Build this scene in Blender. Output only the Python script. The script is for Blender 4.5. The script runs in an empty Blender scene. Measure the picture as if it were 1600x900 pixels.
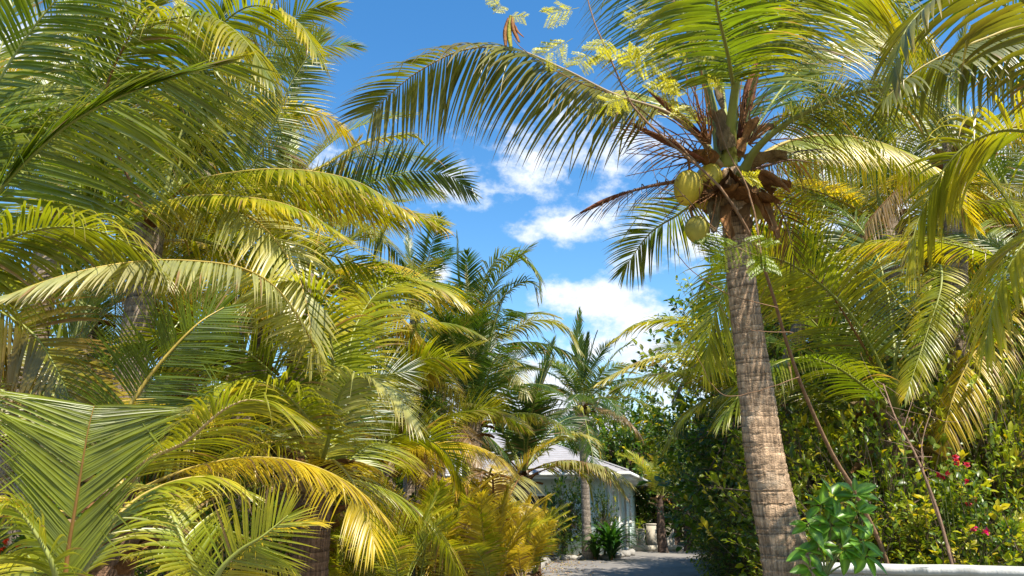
import bpy, math, random
import numpy as np
from mathutils import Vector, Matrix
R = math.radians
sc = bpy.context.scene
C = sc.collection

# ------------------------------------------------------------------ camera, sky, sun, exposure
FPX = 1142.0; PITCH = R(17.13); EYE = 1.6
cd = bpy.data.cameras.new("camera"); cam = bpy.data.objects.new("camera", cd); C.objects.link(cam)
cam.location = (0, 0, EYE); cam.rotation_euler = (R(90) + PITCH, 0, 0)
cd.sensor_width = 36; cd.lens = 36 * FPX / 1600; cd.clip_end = 3000; cd.clip_start = 0.05
sc.camera = cam
SUN_EL = R(55); SUN_AZ = R(148)          # azimuth clockwise from +Y: to the right and a little behind
sdir = Vector((math.sin(SUN_AZ) * math.cos(SUN_EL), math.cos(SUN_AZ) * math.cos(SUN_EL), math.sin(SUN_EL)))
sl = bpy.data.lights.new("sun", 'SUN'); sl.energy = 5.0; sl.angle = R(0.5); sl.color = (1.0, 0.93, 0.80)
so = bpy.data.objects.new("sun", sl); C.objects.link(so); so.rotation_euler = sdir.to_track_quat('Z', 'Y').to_euler()
so.location = (20, -10, 40)
sc.view_settings.view_transform = 'Standard'; sc.view_settings.look = 'None'
sc.view_settings.exposure = 0.85; sc.view_settings.gamma = 1
w = bpy.data.worlds.new("World"); sc.world = w; w.use_nodes = True
wn = w.node_tree; wn.nodes.clear()
def wnode(t, **k):
    n = wn.nodes.new(t)
    for a, b in k.items(): setattr(n, a, b)
    return n
def wmath(op, a, b=None, c=None, clamp=False):
    n = wnode('ShaderNodeMath', operation=op, use_clamp=clamp)
    for i, v in enumerate((a, b, c)):
        if v is None: continue
        if isinstance(v, (int, float)): n.inputs[i].default_value = v
        else: wn.links.new(v, n.inputs[i])
    return n.outputs[0]
sky = wnode('ShaderNodeTexSky', sky_type='NISHITA', sun_disc=False, sun_elevation=SUN_EL, sun_rotation=SUN_AZ,
            air_density=1.25, dust_density=0.3, ozone_density=2.2, altitude=0)
tc = wnode('ShaderNodeTexCoord'); sep = wnode('ShaderNodeSeparateXYZ'); wn.links.new(tc.outputs['Generated'], sep.inputs[0])
yy = wmath('MAXIMUM', sep.outputs[1], 0.02)
U_ = wmath('DIVIDE', sep.outputs[0], yy); V_ = wmath('DIVIDE', sep.outputs[2], yy)
def noise(scale, detail, rough=0.6, off=0):
    n = wnode('ShaderNodeTexNoise'); n.inputs['Scale'].default_value = scale; n.inputs['Detail'].default_value = detail
    n.inputs['Roughness'].default_value = rough
    m = wnode('ShaderNodeMapping'); m.inputs['Location'].default_value = (off, off * 2, off * .5); m.inputs['Scale'].default_value = (1, 1, 1.5)
    wn.links.new(tc.outputs['Generated'], m.inputs[0]); wn.links.new(m.outputs[0], n.inputs['Vector'])
    return n.outputs[0]
nz1 = noise(9, 9, 0.62); nz2 = noise(32, 6, 0.6, 3.1); nz0 = noise(2.6, 5, 0.6, 5.3)
def uv(px, py):
    a = (px - 800) / FPX; b = (450 - py) / FPX
    y = math.cos(PITCH) - math.sin(PITCH) * b; z = math.sin(PITCH) + math.cos(PITCH) * b
    return a / y, z / y
cover = None
for (px, py, rx, ry, st) in [(872, 353, 84, 30, 1.0), (828, 368, 30, 15, .8), (990, 412, 42, 30, .85), (940, 472, 105, 30, .95), (1000, 500, 100, 30, .9), (860, 500, 55, 22, .7),
                             (985, 545, 120, 36, .8), (682, 437, 26, 24, .85), (850, 258, 170, 66, .66), (790, 300, 130, 30, .62), (900, 200, 170, 60, .62),
                             (60, 120, 150, 110, .95), (240, 30, 90, 60, .9), (1330, 330, 300, 130, .95), (1500, 300, 220, 120, .9), (820, 640, 400, 70, .8),
                             (440, 270, 130, 60, .5), (1190, 250, 110, 90, .6)]:
    c0, c1 = uv(px, py); r0 = rx / FPX * 1.08; r1 = ry / FPX * 1.15
    dx = wmath('MULTIPLY', wmath('SUBTRACT', U_, c0), 1 / r0); dy = wmath('MULTIPLY', wmath('SUBTRACT', V_, c1), 1 / r1)
    d2 = wmath('ADD', wmath('MULTIPLY', dx, dx), wmath('MULTIPLY', dy, dy))
    e = wmath('MULTIPLY', wmath('SUBTRACT', 1.0, wmath('MULTIPLY', wmath('POWER', d2, 0.8), 0.5)), st)
    cover = e if cover is None else wmath('SMOOTH_MAX', cover, e, 0.15)
far = wmath('MULTIPLY', wmath('SUBTRACT', nz0, 0.5), 1.6)
dens = wmath('ADD', wmath('ADD', wmath('MAXIMUM', cover, -0.4), wmath('MULTIPLY', wmath('SUBTRACT', nz1, 0.5), 2.6)), wmath('MULTIPLY', wmath('SUBTRACT', nz2, 0.5), 0.9))
mr = wnode('ShaderNodeMapRange', interpolation_type='SMOOTHSTEP'); wn.links.new(dens, mr.inputs[0])
mr.inputs[1].default_value = 0.28; mr.inputs[2].default_value = 0.95; mr.inputs[3].default_value = 0; mr.inputs[4].default_value = 0.97
hs = wnode('ShaderNodeHueSaturation'); hs.inputs['Saturation'].default_value = 1.34; hs.inputs['Value'].default_value = 1.42
wn.links.new(sky.outputs[0], hs.inputs['Color'])
cr = wnode('ShaderNodeMix', data_type='RGBA'); wn.links.new(nz1, cr.inputs[0])
cr.inputs[6].default_value = (5.0, 5.6, 6.6, 1); cr.inputs[7].default_value = (8.4, 8.5, 8.8, 1)
mx = wnode('ShaderNodeMix', data_type='RGBA'); wn.links.new(mr.outputs[0], mx.inputs[0])
wn.links.new(hs.outputs[0], mx.inputs[6]); wn.links.new(cr.outputs[2], mx.inputs[7])
bg = wnode('ShaderNodeBackground'); bg.inputs[1].default_value = 0.09; wn.links.new(mx.outputs[2], bg.inputs[0])
wo = wnode('ShaderNodeOutputWorld'); wn.links.new(bg.outputs[0], wo.inputs[0])
sc.cycles.max_bounces = 8; sc.cycles.transparent_max_bounces = 4
sc.cycles.diffuse_bounces = 4

# ------------------------------------------------------------------ helpers
def at(px, py, Y):
    a = (px - 800) / FPX; b = (450 - py) / FPX
    y = math.cos(PITCH) - math.sin(PITCH) * b; z = math.sin(PITCH) + math.cos(PITCH) * b
    return np.array([a * Y / y, Y, EYE + z * Y / y])
def gnd(px, py, z=0.0):
    a = (px - 800) / FPX; b = (450 - py) / FPX
    y = math.cos(PITCH) - math.sin(PITCH) * b; zz = math.sin(PITCH) + math.cos(PITCH) * b
    t = (z - EYE) / zz
    return np.array([a * t, y * t, z])
def nrm(v): return v / np.maximum(np.linalg.norm(v, axis=-1, keepdims=True), 1e-9)
def link(name, me, parent=None):
    o = bpy.data.objects.new(name, me); C.objects.link(o)
    if parent: o.parent = parent
    return o
def tag(o, label=None, cat=None, group=None, kind=None):
    for k, v in (('label', label), ('category', cat), ('group', group), ('kind', kind)):
        if v: o[k] = v
    return o
def thing(name, label, cat, loc=(0, 0, 0), group=None):
    o = bpy.data.objects.new(name, None); C.objects.link(o); o.location = tuple(float(v) for v in loc); o.empty_display_size = .2
    return tag(o, label, cat, group)
class MB:
    """collects arrays of vertices, colours and faces and links them as one mesh object"""
    def __init__(s): s.v = []; s.c = []; s.f = []; s.n = 0
    def add(s, v, f, c=(.5, .5, .5)):
        v = np.asarray(v, float).reshape(-1, 3); c = np.asarray(c, float)
        if c.ndim == 1: c = np.tile(c, (len(v), 1))
        s.v.append(v); s.c.append(c)
        for ff in (f if isinstance(f, list) else [f]): s.f.append(np.asarray(ff, int) + s.n)
        s.n += len(v); return s
    def mesh(s, name, mat, origin=(0, 0, 0), smooth=False):
        me = bpy.data.meshes.new(name)
        v = np.concatenate(s.v) - np.asarray(origin, float); c = np.concatenate(s.c)
        me.vertices.add(len(v)); me.vertices.foreach_set('co', v.astype(np.float32).ravel())
        lt = np.concatenate([np.full(len(f), f.shape[1]) for f in s.f]); idx = np.concatenate([f.ravel() for f in s.f])
        me.loops.add(len(idx)); me.loops.foreach_set('vertex_index', idx.astype(np.int32))
        me.polygons.add(len(lt)); st = np.concatenate([[0], np.cumsum(lt)[:-1]])
        me.polygons.foreach_set('loop_start', st.astype(np.int32)); me.polygons.foreach_set('loop_total', lt.astype(np.int32))
        if smooth: me.polygons.foreach_set('use_smooth', np.ones(len(lt), bool))
        me.update(calc_edges=True)
        a = me.color_attributes.new('col', 'FLOAT_COLOR', 'POINT')
        a.data.foreach_set('color', np.hstack([c, np.ones((len(c), 1))]).astype(np.float32).ravel())
        me.materials.append(mat); me.validate(); return me
    def build(s, name, mat, parent=None, origin=(0, 0, 0), smooth=False):
        return link(name, s.mesh(name, mat, origin, smooth), parent)
BOXF = np.array([[0, 3, 2, 1], [4, 5, 6, 7], [0, 1, 5, 4], [1, 2, 6, 5], [2, 3, 7, 6], [3, 0, 4, 7]])
def box(mb, c, s, rz=0, col=(.5, .5, .5)):
    h = np.array(s) / 2; v = np.array([[-1, -1, -1], [1, -1, -1], [1, 1, -1], [-1, 1, -1], [-1, -1, 1], [1, -1, 1], [1, 1, 1], [-1, 1, 1]]) * h
    ca, sa = math.cos(rz), math.sin(rz); v = np.stack([v[:, 0] * ca - v[:, 1] * sa, v[:, 0] * sa + v[:, 1] * ca, v[:, 2]], 1) + np.array(c)
    return mb.add(v, BOXF, col)
def spline(P, m=32):
    P = np.asarray(P, float)
    if len(P) == 2: return P[0] + (P[1] - P[0]) * np.linspace(0, 1, m)[:, None]
    Q = np.vstack([2 * P[0] - P[1], P, 2 * P[-1] - P[-2]]); out = []
    k = len(P) - 1; per = 16
    for i in range(k):
        p0, p1, p2, p3 = Q[i:i + 4]
        t = np.linspace(0, 1, per, endpoint=False)[:, None]
        out.append(.5 * ((2 * p1) + (-p0 + p2) * t + (2 * p0 - 5 * p1 + 4 * p2 - p3) * t ** 2 + (-p0 + 3 * p1 - 3 * p2 + p3) * t ** 3))
    out.append(P[-1:]); A = np.vstack(out)
    L = np.concatenate([[0], np.cumsum(np.linalg.norm(np.diff(A, axis=0), axis=1))]); s = np.linspace(0, L[-1], m)
    return np.stack([np.interp(s, L, A[:, i]) for i in range(3)], 1)
def tube(mb, P, r, seg=8, col=(.3, .2, .1), cap=True, flat=1.0, jit=0, rng=None):
    P = np.asarray(P, float); n = len(P); T = nrm(np.gradient(P, axis=0))
    r = np.interp(np.linspace(0, 1, n), np.linspace(0, 1, len(r)), r) if np.ndim(r) else np.full(n, r)
    ref = np.array([0, 0, 1.]) if abs(nrm(P[-1] - P[0])[2]) < .9 else np.array([0, 1., 0])
    S = nrm(np.cross(T, ref)); N = np.cross(S, T)
    a = np.linspace(0, 2 * math.pi, seg, endpoint=False)
    rr = r[:, None] * np.ones(seg)
    if jit: rr = rr * (1 + (rng or np.random.default_rng(1)).normal(0, jit, rr.shape))
    V = P[:, None] + rr[..., None] * (np.cos(a)[None, :, None] * S[:, None] + flat * np.sin(a)[None, :, None] * N[:, None])
    i = np.arange(n - 1)[:, None] * seg; j = np.arange(seg)[None]; j2 = (j + 1) % seg
    F = np.stack([i + j, i + j2, i + seg + j2, i + seg + j], -1).reshape(-1, 4)
    fs = [F]
    if cap: fs += [np.arange(seg)[::-1][None], (np.arange(seg) + (n - 1) * seg)[None]]
    c = np.asarray(col, float)
    if c.ndim == 2 and len(c) != n * seg:
        c = np.stack([np.interp(np.linspace(0, 1, n), np.linspace(0, 1, len(c)), c[:, k]) for k in range(3)], 1); c = np.repeat(c, seg, 0)
    return mb.add(V.reshape(-1, 3), fs, c)

# ------------------------------------------------------------------ materials
def mat(name, base=None, rough=.6, attr=False, noise_s=None, noise_amt=.3, bump=0, bump_s=40, trans=0, tcol=1.5, spec=.5, coord='Object', col2=None, stretch=(1, 1, 1), detail=6, emit=0):
    m = bpy.data.materials.new(name); m.use_nodes = True; nt = m.node_tree; p = nt.nodes['Principled BSDF']; L = nt.links
    p.inputs['Roughness'].default_value = rough; p.inputs['Specular IOR Level'].default_value = spec
    if attr:
        a = nt.nodes.new('ShaderNodeAttribute'); a.attribute_name = 'col'; out = a.outputs['Color']
    else:
        rgb = nt.nodes.new('ShaderNodeRGB'); rgb.outputs[0].default_value = (*base, 1); out = rgb.outputs[0]
    t = nt.nodes.new('ShaderNodeTexCoord'); mp = nt.nodes.new('ShaderNodeMapping'); mp.inputs['Scale'].default_value = stretch
    L.new(t.outputs[coord], mp.inputs[0])
    if noise_s:
        n = nt.nodes.new('ShaderNodeTexNoise'); n.inputs['Scale'].default_value = noise_s; n.inputs['Detail'].default_value = detail; n.inputs['Roughness'].default_value = .65
        L.new(mp.outputs[0], n.inputs['Vector'])
        r = nt.nodes.new('ShaderNodeMapRange'); r.inputs[1].default_value = .3; r.inputs[2].default_value = .7; L.new(n.outputs[0], r.inputs[0])
        if col2:
            x = nt.nodes.new('ShaderNodeMix'); x.data_type = 'RGBA'; L.new(r.outputs[0], x.inputs[0]); L.new(out, x.inputs[6]); x.inputs[7].default_value = (*col2, 1); out = x.outputs[2]
        else:
            r.inputs[3].default_value = 1 - noise_amt; r.inputs[4].default_value = 1 + noise_amt
            x = nt.nodes.new('ShaderNodeVectorMath'); x.operation = 'SCALE'; L.new(out, x.inputs[0]); L.new(r.outputs[0], x.inputs['Scale']); out = x.outputs[0]
    L.new(out, p.inputs['Base Color'])
    if bump:
        n2 = nt.nodes.new('ShaderNodeTexNoise'); n2.inputs['Scale'].default_value = bump_s; n2.inputs['Detail'].default_value = 5; L.new(mp.outputs[0], n2.inputs['Vector'])
        b = nt.nodes.new('ShaderNodeBump'); b.inputs['Strength'].default_value = bump; b.inputs['Distance'].default_value = .02
        L.new(n2.outputs[0], b.inputs['Height']); L.new(b.outputs[0], p.inputs['Normal'])
    if trans:
        tr = nt.nodes.new('ShaderNodeBsdfTranslucent'); g = nt.nodes.new('ShaderNodeVectorMath'); g.operation = 'MULTIPLY'
        g.inputs[1].default_value = (tcol * 1.12, tcol * 1.08, tcol * .35); L.new(out, g.inputs[0]); L.new(g.outputs[0], tr.inputs[0])
        mxs = nt.nodes.new('ShaderNodeMixShader'); mxs.inputs[0].default_value = trans
        L.new(p.outputs[0], mxs.inputs[1]); L.new(tr.outputs[0], mxs.inputs[2]); L.new(mxs.outputs[0], nt.nodes['Material Output'].inputs[0])
    return m
M_leaf = mat('palm_leaflet', attr=True, rough=.35, spec=.65, noise_s=3.2, noise_amt=.36, detail=9, trans=.36, tcol=2.0)
M_rib = mat('palm_midrib', attr=True, rough=.5, noise_s=9, noise_amt=.2)
M_trunk = mat('palm_bark', attr=True, rough=.9, noise_s=7, noise_amt=.38, bump=.7, bump_s=60, stretch=(1, 1, 2.2), spec=.2)
def weather(m):
    # upright fibre streaks and pale lichen patches on the palm bark
    nt = m.node_tree; L = nt.links; p = nt.nodes['Principled BSDF']; src = p.inputs['Base Color'].links[0].from_socket
    t = nt.nodes.new('ShaderNodeTexCoord'); mp = nt.nodes.new('ShaderNodeMapping'); mp.inputs['Scale'].default_value = (9, 9, .9); L.new(t.outputs['Object'], mp.inputs[0])
    n = nt.nodes.new('ShaderNodeTexNoise'); n.inputs['Scale'].default_value = 6; n.inputs['Detail'].default_value = 8; L.new(mp.outputs[0], n.inputs['Vector'])
    r_ = nt.nodes.new('ShaderNodeMapRange'); r_.inputs[1].default_value = .35; r_.inputs[2].default_value = .65; r_.inputs[3].default_value = .55; r_.inputs[4].default_value = 1.3; L.new(n.outputs[0], r_.inputs[0])
    v = nt.nodes.new('ShaderNodeVectorMath'); v.operation = 'SCALE'; L.new(src, v.inputs[0]); L.new(r_.outputs[0], v.inputs['Scale'])
    n2 = nt.nodes.new('ShaderNodeTexNoise'); n2.inputs['Scale'].default_value = 3.2; n2.inputs['Detail'].default_value = 9; n2.inputs['Roughness'].default_value = .7; L.new(t.outputs['Object'], n2.inputs['Vector'])
    r2 = nt.nodes.new('ShaderNodeMapRange'); r2.inputs[1].default_value = .56; r2.inputs[2].default_value = .66; r2.inputs[4].default_value = .32; L.new(n2.outputs[0], r2.inputs[0])
    x = nt.nodes.new('ShaderNodeMix'); x.data_type = 'RGBA'; L.new(r2.outputs[0], x.inputs[0]); L.new(v.outputs[0], x.inputs[6]); x.inputs[7].default_value = (.52, .45, .35, 1); L.new(x.outputs[2], p.inputs['Base Color'])
    b = nt.nodes.new('ShaderNodeBump'); b.inputs['Strength'].default_value = .8; b.inputs['Distance'].default_value = .02; L.new(n.outputs[0], b.inputs['Height']); L.new(p.inputs['Normal'].links[0].from_socket, b.inputs['Normal']); L.new(b.outputs[0], p.inputs['Normal'])
weather(M_trunk)
M_bark = mat('shrub_bark', attr=True, rough=.85, noise_s=14, noise_amt=.3, bump=.4, spec=.2)
M_fibre = mat('dry_fibre', attr=True, rough=.85, noise_s=24, noise_amt=.45, bump=.6, bump_s=70, trans=.12, tcol=1.1, spec=.2, stretch=(1, 1, .25))
M_broad = mat('broad_leaf', attr=True, rough=.36, spec=.5, noise_s=1.6, noise_amt=.25, trans=.34, tcol=1.9)
M_petal = mat('flower_petal', attr=True, rough=.6, trans=.3, tcol=1.2)
M_coco = mat('coconut_husk', attr=True, rough=.5, noise_s=7, noise_amt=.28, bump=.2, bump_s=26)
M_soil = mat('soil', (.16, .11, .065), rough=.95, noise_s=.9, col2=(.07, .075, .03), bump=.6, bump_s=9, spec=.1)
M_asph = mat('asphalt', (.15, .14, .135), rough=.9, noise_s=.55, detail=12, col2=(.29, .265, .235), bump=.3, bump_s=120, spec=.2)
M_litter = mat('leaf_litter', attr=True, rough=.9)
M_white = mat('white_masonry', (.68, .68, .66), rough=.88, noise_s=3.5, col2=(.50, .48, .44), bump=.4, bump_s=25, spec=.2, detail=12, stretch=(1, 1, .35))
M_cream = mat('cream_masonry', (.46, .41, .33), rough=.9, noise_s=1.5, noise_amt=.2, bump=.3, bump_s=20, spec=.2)
M_house = mat('aqua_stucco', (.58, .69, .66), rough=.85, noise_s=1.4, noise_amt=.08, bump=.2, bump_s=50, spec=.2)
M_roof = mat('roof_shingle', (.27, .26, .27), rough=.8, noise_s=3.5, noise_amt=.18, bump=.3, bump_s=12, stretch=(1, 1, 5))
M_trim = mat('painted_trim', (.74, .74, .70), rough=.55, noise_s=3, noise_amt=.06)
M_glass = mat('window_glass', (.02, .03, .035), rough=.08, spec=.8)
M_stone = mat('stone', attr=True, rough=.9, noise_s=7, noise_amt=.3, bump=.5, bump_s=14)
M_black = mat('black_metal', (.012, .012, .012), rough=.45)
M_wood = mat('brown_wood', (.13, .065, .03), rough=.8, noise_s=5, noise_amt=.35, stretch=(1, 1, .2))

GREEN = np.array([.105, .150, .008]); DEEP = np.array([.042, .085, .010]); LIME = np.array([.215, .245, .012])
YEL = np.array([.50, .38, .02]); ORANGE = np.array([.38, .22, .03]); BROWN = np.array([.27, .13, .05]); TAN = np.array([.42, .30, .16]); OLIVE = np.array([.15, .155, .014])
PALE = np.array([.30, .30, .10])

# ------------------------------------------------------------------ palm fronds
K = 6
def frond_data(P, L=.75, n=80, droop=1.0, yel=.3, col=GREEN, tip=None, flat=0.0, u0=.2, V=.25, wd=.031, seed=0, brown=.04, roll=0, prof=None, view=None, jit=1.0, sweep=None, one=None, sweep2=None, L2=1.0, ftip=None, gap=.0, wf=.82):
    rng = np.random.default_rng(seed); tip = YEL if tip is None else np.asarray(tip)
    A = spline(P, 60); Tn = nrm(np.gradient(A, axis=0)); s = np.linspace(0, 1, 60)
    Hd = P[-1] - P[0]; Hd = nrm(np.array([Hd[0], Hd[1], 0.0]) + 1e-4); S0 = np.cross(Hd, [0, 0, 1.])
    loc = np.cross(Tn, [0, 0, 1.]); m = np.linalg.norm(loc, axis=1)[:, None]
    loc = np.where((loc @ S0)[:, None] < 0, -loc, loc) * 1.0
    S = nrm(loc * .6 + S0 * (.6 + .4 * (1 - np.clip(m, 0, 1))))
    if flat or ftip:
        fl = (flat + ((ftip if ftip is not None else flat) - flat) * s ** 2.5)[:, None]
        vd = nrm(A - np.array([0, 0, EYE])) if view is None else np.tile(nrm(np.asarray(view, float)), (60, 1))
        F = nrm(np.cross(Tn, vd)); F = F * (np.sign((F * S).sum()) or 1.0)
        for i_ in range(1, 60):
            if F[i_] @ F[i_ - 1] < 0: F[i_] = -F[i_]
        S = nrm(S * (1 - fl) + F * fl)
    S = nrm(S - (S * Tn).sum(1, keepdims=True) * Tn); N = np.cross(S, Tn)
    N = np.where((N[:, 2] < 0)[:, None] & (abs(N[:, 2:3]) > .15), N, N)
    if roll:
        S, N = S * math.cos(roll) + N * math.sin(roll), N * math.cos(roll) - S * math.sin(roll)
    parts_v, parts_c = [], []
    Lr = np.linalg.norm(np.diff(A, axis=0), axis=1).sum(); wd = min(wd, wf * Lr * (1 - u0) / n)
    s1 = np.sign(S.mean(0) @ np.asarray(one, float)) if one is not None else 0
    for sg in (-1, 1):
        t = np.linspace(0, 1, n) + rng.normal(0, .25 / n, n); t = np.clip(t, 0, 1); u = u0 + (1 - u0) * t
        keep = rng.random(n) > gap
        # a few torn groups leave gaps
        for _ in range(rng.integers(1, 5)):
            g0 = rng.random(); keep &= ~((t > g0) & (t < g0 + .012 * (1 + 2 * rng.random())))
        t = t[keep]; u = u[keep]; q = len(t)
        pos = np.stack([np.interp(u, s, A[:, i]) for i in range(3)], 1)
        T = nrm(np.stack([np.interp(u, s, Tn[:, i]) for i in range(3)], 1))
        Sv = nrm(np.stack([np.interp(u, s, S[:, i]) for i in range(3)], 1)); Nv = nrm(np.stack([np.interp(u, s, N[:, i]) for i in range(3)], 1))
        pr = prof or ([0, .08, .3, .65, .88, 1], [.5, .78, 1, .88, .62, .34])
        ln = L * np.interp(t, *pr) * (1 + rng.normal(0, .05 * jit, q)) * (L2 if sg == -s1 else 1)
        cl = np.interp(t, np.linspace(0, 1, 9), rng.normal(0, 1, 9))          # neighbouring leaflets sway together
        th = np.radians(np.interp(t, [0, .5, .85, 1], (sweep2 if (sweep2 and sg == -s1) else sweep) or [68, 56, 40, 14]) + rng.normal(0, 2.2 * jit, q) + 2.6 * cl)
        vv = V * (1 - t ** 2) + rng.normal(0, .05 * jit, q)
        d = nrm(sg * Sv * np.sin(th)[:, None] + T * np.cos(th)[:, None] + Nv * vv[:, None])
        g = droop * (1 + rng.normal(0, .13 * jit, q) + .07 * cl)
        tw = rng.normal(0, .2 * jit, q) + sg * .18
        rings = []; p = pos.copy(); wprof = [.45, .95, 1, .86, .62, .34, .03]
        ww = wd * (.75 + .4 * np.interp(t, *pr)) * (1 + rng.normal(0, .1, q))
        rnd = rng.random(q); kink = rng.random(q) < .06
        for k in range(K + 1):
            Wv = T - (T * d).sum(1, keepdims=True) * d; Wv = nrm(Wv); nn = np.cross(d, Wv)
            W2 = Wv * np.cos(tw)[:, None] + nn * np.sin(tw)[:, None]; n2 = nn * np.cos(tw)[:, None] - Wv * np.sin(tw)[:, None]
            n2 = np.where((n2 * Nv).sum(1, keepdims=True) < 0, -n2, n2)
            h = (ww * wprof[k] / 2)[:, None]
            rings.append(np.stack([p - W2 * h, p + n2 * h * .35, p + W2 * h], 1))
            d = nrm(d + np.array([0, 0, -1.]) * (g * (.16 + .42 * k / K) * np.clip(ln, .2, 1.4) * .62)[:, None])
            if k == 3: d = nrm(d + np.where(kink, 1.0, 0)[:, None] * np.array([0, 0, -1.4]))
            p = p + d * (ln / K)[:, None]
        Vv = np.stack(rings, 1)                         # q, K+1, 3, 3
        k_ = np.linspace(0, 1, K + 1)[None, :]
        yy_ = np.clip(yel * .85 * (.06 + 1.45 * k_ ** 2.0) * (.55 + .9 * rnd[:, None]) + .16 * cl[:, None] * yel * 2 + yel * .25 * (t[:, None] - .4), 0, 1)
        c = np.asarray(col)[None, None] * (1 + .28 * (rng.random(q) - .5))[:, None, None]
        c = c * (1 - yy_[..., None]) + tip[None, None] * yy_[..., None]
        br = (rng.random(q) < brown)[:, None] * (k_ > rng.random(q)[:, None]) + .8 * np.clip((k_ - (.93 - .1 * yel)) * 12, 0, 1) * (rng.random(q) < .7)[:, None]
        br = np.clip(br, 0, 1)[..., None]; c = c * (1 - br) + np.array([.26, .16, .07]) * br
        parts_v.append(Vv.reshape(-1, 3)); parts_c.append(np.repeat(c, 3, axis=1).reshape(-1, 3))
    v = np.concatenate(parts_v); c = np.concatenate(parts_c); q = len(v) // ((K + 1) * 3)
    b = np.arange(q)[:, None, None] * (K + 1) * 3 + np.arange(K)[None, :, None] * 3 + np.arange(2)[None, None]
    F = np.stack([b, b + 1, b + 4, b + 3], -1).reshape(-1, 4)
    return A, v, F, c
RIBG = np.array([.24, .26, .05]); RIBY = np.array([.42, .30, .06]); RIBB = np.array([.20, .09, .03])
def frond(P, parent, origin=(0, 0, 0), rib=RIBG, r0=.028, name='frond', label=None, **k):
    P = np.asarray(P, float)
    A, v, F, c = frond_data(P, **k)
    o = MB().add(v, F, c).build(name, M_leaf, parent, origin)
    mb = MB(); m = len(A); w_ = np.interp(np.linspace(0, 1, m), [0, .08, .25, 1], [1.5, 1.05, .75, .13]) * r0
    tube(mb, A, w_, 6, np.array([rib * 1.0, rib, rib * .9 + .1 * YEL]), flat=.7)
    mr_ = mb.build('midrib', M_rib, o, origin, smooth=True)
    if label: o['label'] = label
    return o
# library of fronds in local space, heading +X, shared by the copies
def arc(e0, e1, L, pw=1.3, side=0, m=9):
    t = np.linspace(0, 1, m); e = np.radians(e0 + (e1 - e0) * t ** pw); a = np.radians(side * t)
    d = np.stack([np.cos(e) * np.cos(a), np.cos(e) * np.sin(a), np.sin(e)], 1) * L / (m - 1)
    return np.vstack([[0, 0, 0], np.cumsum(d[:-1], 0) + 0])
LIB = {}
ELEV = [(84, 62), (74, 22), (60, -12), (44, -38), (24, -58), (2, -72), (-28, -84)]
def lib(q, ei, tone, var):
    key = (q, ei, tone, var)
    if key in LIB: return LIB[key]
    n, wd = {0: (100, .028), 1: (106, .026), 2: (58, .045), 3: (36, .062)}[q]
    e0, e1 = ELEV[ei]; rs = random.Random(hash(key) if False else q * 1000 + ei * 100 + tone * 10 + var)
    P = arc(e0 + rs.uniform(-4, 4), e1 + rs.uniform(-10, 10), 3.1, 1.25, rs.uniform(-35, 35))
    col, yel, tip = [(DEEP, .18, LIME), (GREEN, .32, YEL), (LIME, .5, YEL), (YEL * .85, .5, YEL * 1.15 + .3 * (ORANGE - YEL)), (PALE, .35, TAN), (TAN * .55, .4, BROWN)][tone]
    kw = dict(L=.78 if ei > 0 else .55, n=n, wd=wd, droop=[.12, .35, .5, .65, .75, .85, .9][ei], yel=yel, col=col, tip=tip, seed=rs.randrange(9999), u0=.18 if ei else .25,
              V=[.1, .3, .15, -.05, -.2, -.3, -.4][ei], brown=.04 + .03 * ei, rib=[RIBG, RIBG, RIBG, RIBY, RIBB, RIBB][tone], r0=.026)
    if ei == 0: kw['sweep'] = [30, 24, 16, 8]
    o = frond(P, None, **kw); m1 = o.data; m2 = o.children[0].data
    bpy.data.objects.remove(o.children[0]); bpy.data.objects.remove(o)
    LIB[key] = (m1, m2); return LIB[key]
def put_frond(parent, loc, az, scale, q, ei, tone, var=0, tilt=0):
    m1, m2 = lib(q, ei, tone, var)
    o = link('frond', m1, parent); o.location = loc; o.rotation_euler = (R(tilt), 0, az); o.scale = (scale,) * 3
    r = link('midrib', m2, o)
    return o
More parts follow.
